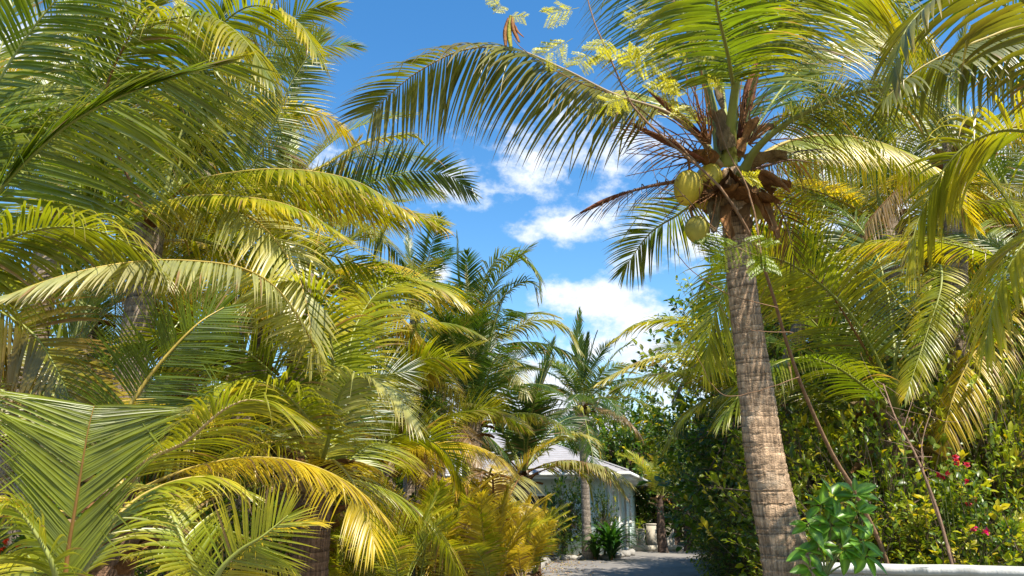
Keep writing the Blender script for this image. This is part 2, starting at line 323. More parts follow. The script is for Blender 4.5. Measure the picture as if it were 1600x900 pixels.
def trunk_mesh(mb, P, r, col=(.34, .26, .19), ringp=.075, seed=0, seg=20, rough=.03):
    rng = np.random.default_rng(seed); A0 = spline(P, 200); Ltot = np.linalg.norm(np.diff(A0, axis=0), axis=1).sum()
    nr = max(8, int(Ltot / ringp)); bounds = np.cumsum(rng.uniform(.35, 1.65, nr)); bounds = bounds / bounds[-1]
    u = []; dr = []; dk = []
    prev = 0
    for b in bounds:
        w_ = b - prev; big = rng.uniform(.6, 1.5)
        u += [prev + .02 * w_, prev + .3 * w_, prev + .75 * w_, prev + .95 * w_]; dr += [-.014 * big, .0, .004, .009 * big]; dk += [rng.uniform(.35, .8), .88, 1.03, 1.1]; prev = b
    u = np.array(u); dr = np.array(dr); dk = np.array(dk); m = len(u)
    s = np.linspace(0, 1, 200); Q = np.stack([np.interp(u, s, A0[:, i]) for i in range(3)], 1)
    T = nrm(np.gradient(Q, axis=0)); S = nrm(np.cross(T, [0, 1., 0])); N = np.cross(T, S)
    rr = np.interp(u, np.linspace(0, 1, len(r)), r)
    a = np.linspace(0, 2 * math.pi, seg, endpoint=False)
    lob = 1 + .025 * np.sin(3 * a + 1)[None] + .02 * np.sin(5 * a[None] + u[:, None] * 9)
    R_ = rr[:, None] * (lob + dr[:, None] * (1 + 1.1 * np.sin(2 * a[None] + u[:, None] * 60)) + rng.normal(0, rough * .35, (m, seg)))
    tilt = .35 * rr[:, None] * np.sin(a[None] + rng.uniform(0, .5, (m, 1)) + u[:, None] * 5) * .3
    V = Q[:, None] + R_[..., None] * (np.cos(a)[None, :, None] * S[:, None] + np.sin(a)[None, :, None] * N[:, None]) + tilt[..., None] * T[:, None]
    i = np.arange(m - 1)[:, None] * seg; j = np.arange(seg)[None]; j2 = (j + 1) % seg
    F = np.stack([i + j, i + j2, i + seg + j2, i + seg + j], -1).reshape(-1, 4)
    c = np.array(col)[None, None] * dk[:, None, None] * (1 + rng.normal(0, .10, (m, seg, 1))) * np.ones((m, seg, 3))
    mb.add(V.reshape(-1, 3), [F, np.arange(seg)[::-1][None], (np.arange(seg) + (m - 1) * seg)[None]], c.reshape(-1, 3))
def sheath(mb, base, d, L, wd, col, rng, curl=.5):
    """one torn fibrous leaf base: a curved tapering plate with ragged end"""
    d = nrm(np.asarray(d, float)); S = nrm(np.cross(d, [0, 0, 1.]) + 1e-3); m = 7; p = np.array(base, float); rows = []
    for k in range(m):
        t = k / (m - 1); w_ = wd * (1 - .55 * t) * (1 + .15 * rng.normal()); Nn = np.cross(S, d)
        rows.append([p - S * w_ + Nn * w_ * .55, p - S * w_ * .5 - Nn * 0, p - Nn * w_ * .15, p + S * w_ * .5, p + S * w_ + Nn * w_ * .55])
        d = nrm(d + np.array([0, 0, -1]) * curl * .22 * rng.uniform(.4, 1.5) + rng.normal(0, .07, 3)); p = p + d * L / m
    v = np.array(rows) + rng.normal(0, wd * .05, (m, 5, 3)); v2 = v + np.array([0, 0, -.012])
    i = np.arange(m - 1)[:, None] * 5 + np.arange(4)[None]
    F = np.stack([i, i + 1, i + 6, i + 5], -1).reshape(-1, 4); o = m * 5
    c = np.asarray(col) * (1 + rng.normal(0, .2, (m * 5, 1)))
    mb.add(np.concatenate([v.reshape(-1, 3), v2.reshape(-1, 3)]), [F, F[:, ::-1] + o], np.concatenate([c, c * .8]))
def palm(name, label, crown, base, rad, fronds=(), auto=0, q=1, seed=0, scale=1.0, tones=((1, 3), (2, 1)), elevs=None, group=None, skip=None, trunkcol=(.30, .23, .17), fibre=8, cat='palm tree', az0=0, bend=.3, lower_tone=None, nuts=0, front_skip=True):
    crown = np.array(crown, float); base = np.array(base, float)
    t = thing(name, label, cat, base, group); rs = random.Random(seed); rng = np.random.default_rng(seed + 77)
    mb = MB(); mid = (crown + base) / 2 + np.array([rs.uniform(-bend, bend) * .4, 0, 0])
    trunk_mesh(mb, [base - np.array([0, 0, .15]), mid, crown], [rad * 1.5, rad * 1.12, rad, rad * .95, rad * 1.0], col=trunkcol, seed=seed, seg=14 if q < 2 else 10, ringp=.09 if q < 2 else .2)
    mb.build('trunk', M_trunk, t, base, smooth=True)
    if fibre:
        mb = MB()
        for k in range(fibre):
            a = k * 2.4 + rs.random(); d = np.array([math.cos(a), math.sin(a), rs.uniform(.6, 1.8)]); L = rs.uniform(.25, .5) * (rad / .13)
            sheath(mb, crown + np.array([math.cos(a) * rad * .8, math.sin(a) * rad * .8, -rs.uniform(0, .45) * rad / .13]), d, L, rad * .55, [BROWN, TAN * .7, BROWN * .7][k % 3], rng, 1.0)
        mb.build('leaf_sheath', M_fibre, t, base)
    for f in fronds:
        f = dict(f); pts = [at(*p) for p in f.pop('p')]
        if f.pop('root', True): pts = [crown] + pts
        frond(pts, t, base, **f)
    pool = [a for a, b in tones for _ in range(b)]
    for i in range(auto):
        az = az0 + i * 2.39996 + rs.uniform(-.25, .25)
        if skip and skip(az % (2 * math.pi)): continue
        if crown[1] < 14 and front_skip and math.sin(az) < (-.15 if crown[1] < 9 else -.45): continue
        fr = i / max(1, auto - 1)
        ei = (elevs[i % len(elevs)] if elevs else min(6, int(round(fr * 5.6))))
        tone = rs.choice(pool)
        if lower_tone is not None and ei >= 4 and rs.random() < .6: tone = lower_tone
        if ei >= 5 and rs.random() < .4 and rad > .1: tone = 5
        o = put_frond(t, tuple(crown - base + np.array([math.cos(az), math.sin(az), 0]) * rad * .5 - np.array([0, 0, .35 * fr * rad / .13 * .6])), az, scale * rs.uniform(.85, 1.1), q, ei, tone, i % 3, rs.uniform(-16, 16))
    for k in range(nuts):
        coconut(t, crown - base + np.array([math.cos(k * 2.2) * .22, math.sin(k * 2.2) * .22, -.28 - .07 * (k % 2)]), .12, k)
    return t
def coconut(parent, loc, r, seed, col=(.33, .30, .035), rot=None):
    n, m = 14, 18; v = []; rng = np.random.default_rng(seed)
    for i in range(n + 1):
        ph = math.pi * i / n; z = math.cos(ph); rr = math.sin(ph) ** .92
        for j in range(m):
            a = 2 * math.pi * j / m; k = 1 + .07 * math.cos(3 * a) * math.sin(ph)
            v.append([rr * k * math.cos(a) * r, rr * k * math.sin(a) * r, (z * 1.22 - .12 * z * z) * r])
    v = np.array(v); i = np.arange(n)[:, None] * m; j = np.arange(m)[None]; j2 = (j + 1) % m
    F = np.stack([i + j, i + m + j, i + m + j2, i + j2], -1).reshape(-1, 4)
    zz = v[:, 2:3] / r; c = np.array(col) * (1 - .12 * zz) + np.array([.12, .05, 0]) * np.clip(rng.normal(0, .12, (len(v), 1)), 0, 1)
    o = MB().add(v, F, c).build('coconut', M_coco, parent, smooth=True)
    o.location = tuple(loc); o.rotation_euler = rot or (rng.uniform(-.4, .4), rng.uniform(-.4, .4), rng.uniform(0, 6))
    mb = MB()
    for k in range(6):
        a = k * math.pi / 3; u = np.linspace(0, 1, 5)
        for w0, w1 in ((-.5, .5),):
            ra = r * (.05 + .42 * u); zc = r * (1.16 - .10 * u - .12 * u ** 2); wv = r * .30 * (1 - u) ** .6 * (1 if k % 2 else .8)
            L_ = np.stack([ra * math.cos(a) - wv * math.sin(a) * w0, ra * math.sin(a) + wv * math.cos(a) * w0, zc], 1)
            Rr = np.stack([ra * math.cos(a) - wv * math.sin(a) * w1, ra * math.sin(a) + wv * math.cos(a) * w1, zc], 1)
            vv = np.concatenate([L_, Rr]); ii = np.arange(4)
            mb.add(vv, np.stack([ii, ii + 5, ii + 6, ii + 1], 1), BROWN * 1.2)
    tube(mb, [[0, 0, r * 1.1], [r * .15, 0, r * 1.6], [r * .6, 0, r * 2.2]], .012, 5, BROWN)
    mb.build('stem_cap', M_fibre, o)
    return o

# ------------------------------------------------------------------ broad leaves, shrubs and trees
def leaves(mb, pos, d, up, ln, wd, col, fold=.25):
    d = nrm(d); S = nrm(np.cross(d, up)); N = np.cross(S, d); ln = ln[:, None]; w_ = wd[:, None] / 2
    b = pos; m1 = pos + d * ln * .35; m2 = pos + d * ln * .7 - N * ln * .06; tp = pos + d * ln - N * ln * .16
    V = np.stack([b, m1 - S * w_ + N * w_ * fold * 2, m1, m1 + S * w_ + N * w_ * fold * 2, m2 - S * w_ * .85 + N * w_ * fold, m2, m2 + S * w_ * .85 + N * w_ * fold, tp], 1)
    q = len(pos); base = (np.arange(q) * 8)[:, None]
    tri = np.concatenate([base + np.array(t) for t in ([[0, 2, 1]], [[0, 3, 2]], [[4, 5, 7]], [[5, 6, 7]])]); qd = np.concatenate([base + np.array(t) for t in ([[1, 2, 5, 4]], [[2, 3, 6, 5]])])
    c = np.repeat(col, 8, axis=0)
    mb.add(V.reshape(-1, 3), [tri, qd], c)
def shrub_data(h, rx, ry, nclump, per, leaf, cols, seed, zlow=.05, lump=.35, wr=.45, top=.9):
    """returns crown MB, wood MB ; local space, base at origin"""
    rng = np.random.default_rng(seed); cr_ = MB(); wd = MB()
    nl = 9; lc = nrm(rng.normal(0, 1, (nl, 3)));
    d = nrm(rng.normal(0, 1, (nclump, 3))); rad = rng.random(nclump) ** .42
    bump = 1 + lump * (np.max(d @ lc.T, axis=1) - .75) * 1.8
    ctr = np.array([0, 0, h * (.5 + zlow / 2)]); half = np.array([rx, ry, h * (.5 - zlow / 2)])
    cl = ctr + d * (rad * bump)[:, None] * half; cl[:, 2] = np.maximum(cl[:, 2], .05)
    # leaves round each clump centre, growing outwards and up
    q = nclump * per; ci = np.repeat(np.arange(nclump), per); size = rng.choice([.6, .85, 1.0, 1.5], nclump) * rng.uniform(.85, 1.15, nclump) * leaf
    out = nrm(d + np.array([0, 0, .6]) + rng.normal(0, .35, (nclump, 3)))
    off = rng.normal(0, 1, (q, 3)); ax = out[ci]; rad_ = nrm(off - (off * ax).sum(1, keepdims=True) * ax); al = rng.random(q)
    dd = nrm(ax * (.35 + .7 * al)[:, None] + rad_ * (.95 - .3 * al)[:, None] + rng.normal(0, .12, (q, 3)))
    pos = cl[ci] + ax * ((al * 3.6 - 1.2) * size[ci])[:, None] + rad_ * (rng.random(q) * .25 * size[ci])[:, None]
    up = nrm(np.array([0, 0, 1.]) + rng.normal(0, .45, (q, 3)))
    cols = [np.asarray(c) for c in cols]; pick = rng.integers(0, len(cols), nclump)
    cc = np.array(cols)[pick][ci] * (1 + rng.normal(0, .16, (q, 1))); odd = rng.random(q) < .03; cc[odd] = YEL * .9
    sz = size[ci] * rng.uniform(.7, 1.25, q)
    leaves(cr_, pos, dd, up, sz, sz * wr, np.clip(cc, .01, 1))
    # wood: a few stems with limbs reaching the clumps
    ns = 4; starts = rng.normal(0, .06 * max(rx, .6), (ns, 2)); hubs = []
    for k in range(ns):
        a = 2 * math.pi * k / ns + rng.random(); e = np.array([math.cos(a) * rx * .35, math.sin(a) * ry * .35, h * rng.uniform(.45, .7)])
        P = spline([np.array([starts[k, 0], starts[k, 1], -.05]), np.array([starts[k, 0] + e[0] * .2, starts[k, 1] + e[1] * .2, e[2] * .5]), e], 8)
        tube(wd, P, [.022 * h ** .8, .014 * h ** .8, .008 * h ** .8], 6, np.array([.16, .12, .09])); hubs.append(P)
    pick = rng.choice(nclump, min(nclump, 160), replace=False)
    for j in pick:
        P0 = hubs[j % ns]; s_ = P0[rng.integers(3, 8)]; e = cl[j]; m_ = (s_ + e) / 2 + rng.normal(0, .05 * h, 3) * .5
        tube(wd, spline([s_, m_, e], 6), [.007 * h ** .8, .002 * h ** .5], 4, np.array([.15, .11, .08]), cap=False)
    j = np.arange(nclump)
    for k in j: tube(wd, [cl[k] - out[k] * size[k] * 2.2, cl[k] + out[k] * size[k] * 2.3], [leaf * .05, leaf * .02], 3, np.array([.17, .13, .07]), cap=False)
    return cr_, wd
SH = {}
def shrub_mesh(key, **k):
    if key not in SH:
        a, b = shrub_data(**k); SH[key] = (a.mesh('crown', M_broad), b.mesh('branches', M_bark, smooth=True))
    return SH[key]
def put_shrub(name, label, cat, key, loc, scale=1, rz=0, group=None, **k):
    m1, m2 = shrub_mesh(key, **k); t = thing(name, label, cat, loc, group)
    sc3 = scale if isinstance(scale, tuple) else (scale,) * 3
    t.rotation_euler = (0, 0, rz); t.scale = sc3
    link('crown', m1, t); link('trunk' if cat == 'tree' else 'branches', m2, t)
    return t

# ================================================================== THE SETTING
mb = MB(); n = 60; gx = np.sign(np.linspace(-1, 1, n)) * np.abs(np.linspace(-1, 1, n)) ** 2.4 * 320
X, Y = np.meshgrid(gx, gx + 20); Z = np.zeros_like(X) - .004
i = np.arange(n - 1)[:, None] * n + np.arange(n - 1)[None]
mb.add(np.stack([X, Y, Z], -1).reshape(-1, 3), np.stack([i, i + 1, i + n + 1, i + n], -1).reshape(-1, 4)); tag(mb.build('ground', M_soil), kind='structure')
cl_ = spline([(-.9, -8, 0), (-1.0, 6, 0), (.6, 14, 0), gnd(992, 900), gnd(1010, 875), gnd(1034, 862), gnd(1045, 850)], 60)
hw = np.interp(np.linspace(0, 1, 60), [0, .3, .5, .62, .8, 1], [2.3, 2.2, 2.4, 2.8, 3.2, 2.2])
T_ = nrm(np.gradient(cl_, axis=0)); S_ = np.stack([T_[:, 1], -T_[:, 0], T_[:, 2] * 0], 1)
rngd = np.random.default_rng(4); je = rngd.normal(0, .05, (60, 1))
prv = np.concatenate([cl_ - S_ * hw[:, None] + S_ * je, cl_ + S_ * hw[:, None]]); prv[:, 2] = .004
ii = np.arange(59); mb = MB(); mb.add(prv, np.stack([ii, ii + 60, ii + 61, ii + 1], 1)); tag(mb.build('driveway', M_asph), kind='structure')
# parking court in front of the house, part of the same asphalt
a_, b_, c_, d_ = gnd(700, 895), gnd(1000, 895), gnd(985, 873.5), gnd(700, 876)
mb = MB(); v = np.array([a_, b_, c_, d_]); v[:, 2] = .008; mb.add(v, np.array([[0, 1, 2, 3]])); tag(mb.build('parking_court', M_asph), kind='structure')
# litter of dry leaves at the driveway edges
mb = MB(); rng = np.random.default_rng(9); q = 4200
ix = rng.integers(5, 58, q); sd = rng.choice([-1, 1], q); off = hw[ix] + -np.abs(rng.normal(0, .7, q)) + .3
pos = cl_[ix] + S_[ix] * (sd * off)[:, None] + rng.normal(0, .25, (q, 3)) * [1, 1, 0]; pos[:, 2] = .02 + rng.random(q) * .02
leaves(mb, pos, rng.normal(0, 1, (q, 3)) * [1, 1, .1], np.tile([0., 0, 1], (q, 1)), rng.uniform(.05, .14, q), rng.uniform(.02, .05, q), np.array([BROWN, TAN, YEL * .7, ORANGE * .6])[rng.integers(0, 4, q)])
tag(mb.build('fallen_leaves', M_litter), 'dry brown leaves scattered along the driveway edges', 'leaf litter', kind='stuff')

# ------------------------------------------------------------------ house
def house():
    A = gnd(957, 868); A[2] = 0; rz = R(-15)       # near right corner of the walls
    ex = np.array([-math.cos(rz), -math.sin(rz), 0]); ey = np.array([math.sin(-rz), math.cos(rz), 0])  # left along front, back along side
    W, D, H = 13.0, 10.0, 2.95
    t = thing('house', 'single storey pale aqua house with grey hipped roof at the end of the driveway', 'house', A)
    def pt(u, v, z): return A + ex * u + ey * v + np.array([0, 0, z])
    def slab(mb, u0, u1, v0, v1, z0, z1):
        v = np.array([pt(u0, v0, z0), pt(u1, v0, z0), pt(u1, v1, z0), pt(u0, v1, z0), pt(u0, v0, z1), pt(u1, v0, z1), pt(u1, v1, z1), pt(u0, v1, z1)])
        mb.add(v, BOXF)
    wt = .2
    def wall_run(mb, a0, a1, side, holes):
        # side 'f': wall along u at v 0..wt ; 's': wall along v at u 0..wt
        def s(p0, p1, z0, z1):
            if p1 - p0 < 1e-4 or z1 - z0 < 1e-4: return
            if side == 'f': slab(mb, p0, p1, 0, wt, z0, z1)
            else: slab(mb, 0, wt, p0, p1, z0, z1)
        p = a0
        for (h0, h1, z0, z1) in holes:
            s(p, h0, 0, H); s(h0, h1, 0, z0); s(h0, h1, z1, H); p = h1
        s(p, a1, 0, H)
    fh = [(2.2, 4.9, 1.0, 2.35), (7.2, 9.4, 1.0, 2.35)]; sh_ = [(.55, 1.35, 1.55, 2.55), (2.5, 3.3, 1.2, 2.55), (4.6, 5.5, .0, 2.4), (6.6, 7.5, 1.2, 2.5)]
    for (aa, bb, sd, hh) in ((0, W, 'f', fh), (wt, D, 's', sh_)):
        mb = MB(); wall_run(mb, aa, bb, sd, hh); mb.build('wall', M_house, t, A)
    mb = MB(); slab(mb, wt, W, D - wt, D, 0, H); slab(mb, W - wt, W, wt, D - wt, 0, H); mb.build('wall', M_house, t, A)
    def win(side, h0, h1, z0, z1, name='window', cols=2, slat=0):
        mb = MB()
        def s(m_, p0, p1, za, zb, d0, d1):
            if side == 'f': slab(m_, p0, p1, d0, d1, za, zb)
            else: slab(m_, d0, d1, p0, p1, za, zb)
        g = MB(); s(g, h0, h1, z0, z1, .12, .14); g = g.build(name, M_glass, t, A)
        f = .07
        s(mb, h0, h1, z1 - f, z1, -.03, .11); s(mb, h0, h1, z0, z0 + f, -.03, .11)
        for c in range(cols + 1):
            x = h0 + (h1 - h0 - f) * c / cols; s(mb, x, x + f, z0 + f, z1 - f, -.025, .105)
        for c in range(slat):
            z = z0 + f + (z1 - z0 - 2 * f) * (c + .5) / slat; s(mb, h0 + f, h1 - f, z - .01, z + .03, .0, .09)
        mb.build('frame', M_trim, g, A)
        if name == 'window':
            sl_ = MB(); s(sl_, h0 - .08, h1 + .08, z0 - .07, z0 - .003, -.09, .1); sl_.build('sill', M_trim, g, A)
    for h in fh: win('f', *h)
    win('s', *sh_[0], cols=1, slat=2); win('s', *sh_[1], cols=1, slat=4); win('s', *sh_[2], name='door', cols=1); win('s', *sh_[3], cols=1, slat=4)
    # corner post boards and downpipe
    mb = MB(); slab(mb, -.035, .1, -.035, -.003, 0, H - .02); slab(mb, -.035, -.003, -.003, .12, 0, H - .02); mb.build('corner_board', M_trim, t, A)
    mb = MB(); tube(mb, [pt(-.1, 1.8, 0), pt(-.1, 1.8, H - .05)], .05, 8); mb.build('downpipe', M_trim, t, A)
    ov = .85; zr = H + .02; U0, U1, V0, V1 = -ov, W + ov, -ov, D + ov; hd = (V1 - V0) / 2; zt = zr + .2 + hd * math.tan(R(21))
    mb = MB(); slab(mb, U0 + .05, U1 - .05, V0 + .05, V1 - .05, zr, zr + .03); mb.build('soffit', M_trim, t, A)
    mb = MB(); e = .05
    slab(mb, U0, U1, V0, V0 + e, zr - .04, zr + .2); slab(mb, U0, U1, V1 - e, V1, zr - .04, zr + .2); slab(mb, U0, U0 + e, V0 + e, V1 - e, zr - .04, zr + .2); slab(mb, U1 - e, U1, V0 + e, V1 - e, zr - .04, zr + .2)
    mb.build('fascia', M_trim, t, A)
    mb = MB(); slab(mb, U0 - .1, U1 + .1, V0 - .1, V0 - .003, zr + .09, zr + .2); slab(mb, U0 - .1, U0 - .003, V0 - .003, V1 + .1, zr + .09, zr + .2); mb.build('gutter', M_trim, t, A)
    mb = MB(); z0 = zr + .215; o = .06
    # shingle courses as real steps, each course a slim frustum ring
    nC = 22
    for k in range(nC):
        f0 = k / nC; f1 = (k + 1) / nC * 1.0
        i0 = hd * f0 * .985; i1 = hd * f1 * .985
        za = z0 + (zt - z0) * f0 + .022; zb = z0 + (zt - z0) * f1
        q0 = [pt(U0 - o + i0, V0 - o + i0, za), pt(U1 + o - i0, V0 - o + i0, za), pt(U1 + o - i0, V1 + o - i0, za), pt(U0 - o + i0, V1 + o - i0, za)]
        q1 = [pt(U0 - o + i1, V0 - o + i1, zb), pt(U1 + o - i1, V0 - o + i1, zb), pt(U1 + o - i1, V1 + o - i1, zb), pt(U0 - o + i1, V1 + o - i1, zb)]
        qb = [p - np.array([0, 0, .024]) for p in q0]
        v = np.array(qb + q0 + q1); j = np.arange(4); j2 = (j + 1) % 4
        mb.add(v, [np.stack([j, j2, j2 + 4, j + 4], 1), np.stack([j + 4, j2 + 4, j2 + 8, j + 8], 1)])
    rf = mb.build('roof', M_roof, t, A)
    mb = MB(); ap0 = pt(U0 + hd, V0 + hd, zt + .03); ap1 = pt(U1 - hd, V0 + hd, zt + .03)
    for e0, e1 in ((pt(U0, V0, z0 + .05), ap0), (pt(U0, V1, z0 + .05), ap0), (pt(U1, V0, z0 + .05), ap1), (pt(U1, V1, z0 + .05), ap1), (ap0, ap1)): tube(mb, [e0, e1], .07, 6, flat=.5)
    mb.build('ridge_cap', M_roof, rf, A)
house()

# ------------------------------------------------------------------ white garden wall by the camera
def gwall():
    a = at(1279, 880, 6.9); b = at(1600, 889, 6.35); zt = float(a[2]) - .078; a[2] = b[2] = 0
    d = nrm(b - a); n_ = np.array([-d[1], d[0], 0]); L = np.linalg.norm(b - a) + 5
    t = thing('garden_wall', 'low white plastered garden wall in the bottom right corner', 'wall', a)
    def sl_(mb, u0, u1, v0, v1, z0, z1):
        us = np.linspace(u0, u1, 24); rw = []
        mb.add(np.array([a + d * u + n_ * v + np.array([0, 0, z]) for (u, v, z) in [(u0, v0, z0), (u1, v0, z0), (u1, v1, z0), (u0, v1, z0), (u0, v0, z1), (u1, v0, z1), (u1, v1, z1), (u0, v1, z1)]]), BOXF)
    mb = MB(); sl_(mb, 0, L, 0, .2, -.05, zt); o = mb.build('body', M_white, t, a)
    mb = MB(); m = 160; us = np.linspace(-.03, L, m); rg = np.random.default_rng(2)
    sec = [(-.03, zt + .003), (-.03, zt + .071), (-.026, zt + .075), (.226, zt + .075), (.23, zt + .071), (.23, zt + .003)]
    wob = np.interp(us, np.linspace(-.03, L, 26), rg.normal(0, .0015, 26))
    V = np.array([[a + d * u + n_ * (v + (rg.normal(0, .0022))) + np.array([0, 0, z + wo + (-abs(rg.normal(0, .003)) if k in (1, 2) else 0)]) for k, (v, z) in enumerate(sec)] for u, wo in zip(us, wob)])
    i = np.arange(m - 1)[:, None] * 6; j = np.arange(6)[None]; j2 = (j + 1) % 6
    mb.add(V.reshape(-1, 3), [np.stack([i + j, i + 6 + j, i + 6 + j2, i + j2], -1).reshape(-1, 4), np.arange(6)[None], (np.arange(6)[::-1] + (m - 1) * 6)[None]])
    mb.build('coping', M_white, t, a)
gwall()

# ------------------------------------------------------------------ the gate far down the drive
def gate():
    zg = 0
    for k, (px, wpx, hpx, nm, lb) in enumerate([(1019, 13, 32, 'gate_pillar', 'square cream gate pillar standing left of the curved white wall far down the drive'), (1002, 11, 25, 'gate_pillar', 'shorter cream gate pillar behind the dark palm trunk at the end of the drive')]):
        p = gnd(px, 858); sc_ = p[1] / FPX; w_ = wpx * sc_; h = hpx * sc_ * 1.05
        t = thing(nm, lb, 'gate pillar', p, 'gate pillars'); mb = MB(); box(mb, (0, 0, h / 2), (w_, w_, h)); mb.build('shaft', M_cream, t)
        mb = MB(); box(mb, (0, 0, h + .04), (w_ * 1.08, w_ * 1.08, .07)); mb.build('cap', M_cream, t)
    p = gnd(1043, 858); sc_ = p[1] / FPX; mb = MB(); us = np.linspace(-10, 11, 15) * sc_
    top = (15 + 13 * ((np.linspace(-1, 1, 15)) ** 2) ** .9) * sc_; th = .2
    fr = np.stack([us, us * 0, us * 0], 1); v = np.concatenate([fr, fr + np.stack([us * 0, us * 0, top], 1), fr + [0, th, 0], fr + np.stack([us * 0, us * 0 + th, top], 1)])
    i = np.arange(14); nn = 15
    mb.add(v, [np.stack([i, i + 1, i + 1 + nn, i + nn], 1), np.stack([i + 2 * nn + 1, i + 2 * nn, i + 3 * nn, i + 3 * nn + 1], 1), np.stack([i + nn, i + nn + 1, i + 3 * nn + 1, i + 3 * nn], 1), np.array([[0, nn, 3 * nn, 2 * nn]]), np.array([[nn - 1, 3 * nn - 1, 4 * nn - 1, 2 * nn - 1]])])
    o = mb.build('entrance_wall', M_cream); o.location = p; tag(o, 'cream wall with a dipped curved top beside the gate pillar far down the drive', 'wall')
    a = gnd(985, 860); b = gnd(1062, 861); mb = MB(); box(mb, ((a + b) / 2 + [0, -.4, .12]), (np.linalg.norm(b - a), .5, .24)); o = mb.build('low_step_wall', M_cream); tag(o, 'low cream kerb wall across the foot of the gate pillars', 'wall')
gate()

# ------------------------------------------------------------------ edging stones
def rock(rng, r):
    n, m = 7, 9; v = []
    for i in range(n + 1):
        for j in range(m):
            ph = math.pi * i / n; a = 2 * math.pi * j / m; v.append([math.sin(ph) * math.cos(a), math.sin(ph) * math.sin(a), math.cos(ph)])
    v = np.array(v); k = 1 + .16 * np.sin(v @ rng.normal(0, 3, 3) + rng.random() * 6) + .1 * np.sin(v @ rng.normal(0, 6, 3)); v = v * k[:, None] * r * np.array([1.2, .9, .65])
    i = np.arange(n)[:, None] * m; j = np.arange(m)[None]; j2 = (j + 1) % m
    return v, np.stack([i + j, i + m + j, i + m + j2, i + j2], -1).reshape(-1, 4)
rr_ = np.random.default_rng(21); protos = []
for k in range(5):
    v, F = rock(rr_, 1.0); g = rr_.uniform(.25, .42); protos.append(MB().add(v, F, (g, g * .93, g * .82)).mesh('edging_stone', M_stone, smooth=True))
def stones(p0, p1, n, s, where, grp, seed):
    rs = random.Random(seed)
    for k in range(n):
        u = k / (n - 1); p = p0 * (1 - u) + p1 * u; r = s * rs.uniform(.7, 1.2)
        o = link('edging_stone', protos[k % 5]); o.location = (p[0] + rs.uniform(-.04, .04), p[1] + rs.uniform(-.08, .08), r * .42); o.scale = (r,) * 3; o.rotation_euler = (rs.uniform(-.2, .2), rs.uniform(-.2, .2), rs.uniform(0, 6))
        tag(o, where, 'stone', grp)
stones(gnd(838, 876), gnd(948, 874), 22, .17, 'rough grey stone in the row edging the bed before the house palm', 'stones edging the bed of the house palm', 1)
stones(gnd(952, 874), gnd(988, 868), 5, .2, 'grey stone edging the bed under the strap leaves by the house corner', 'stones by the house corner bed', 4)
stones(gnd(850, 881), gnd(832, 899), 9, .17, 'pale rough stone beside the yellow plants at the driveway edge', 'stones edging the yellow palm bed', 2)
stones(gnd(826, 893), gnd(790, 899), 6, .15, 'pale stone lying under the yellow palm fronds at the bed edge', 'stones under the yellow palms', 3)

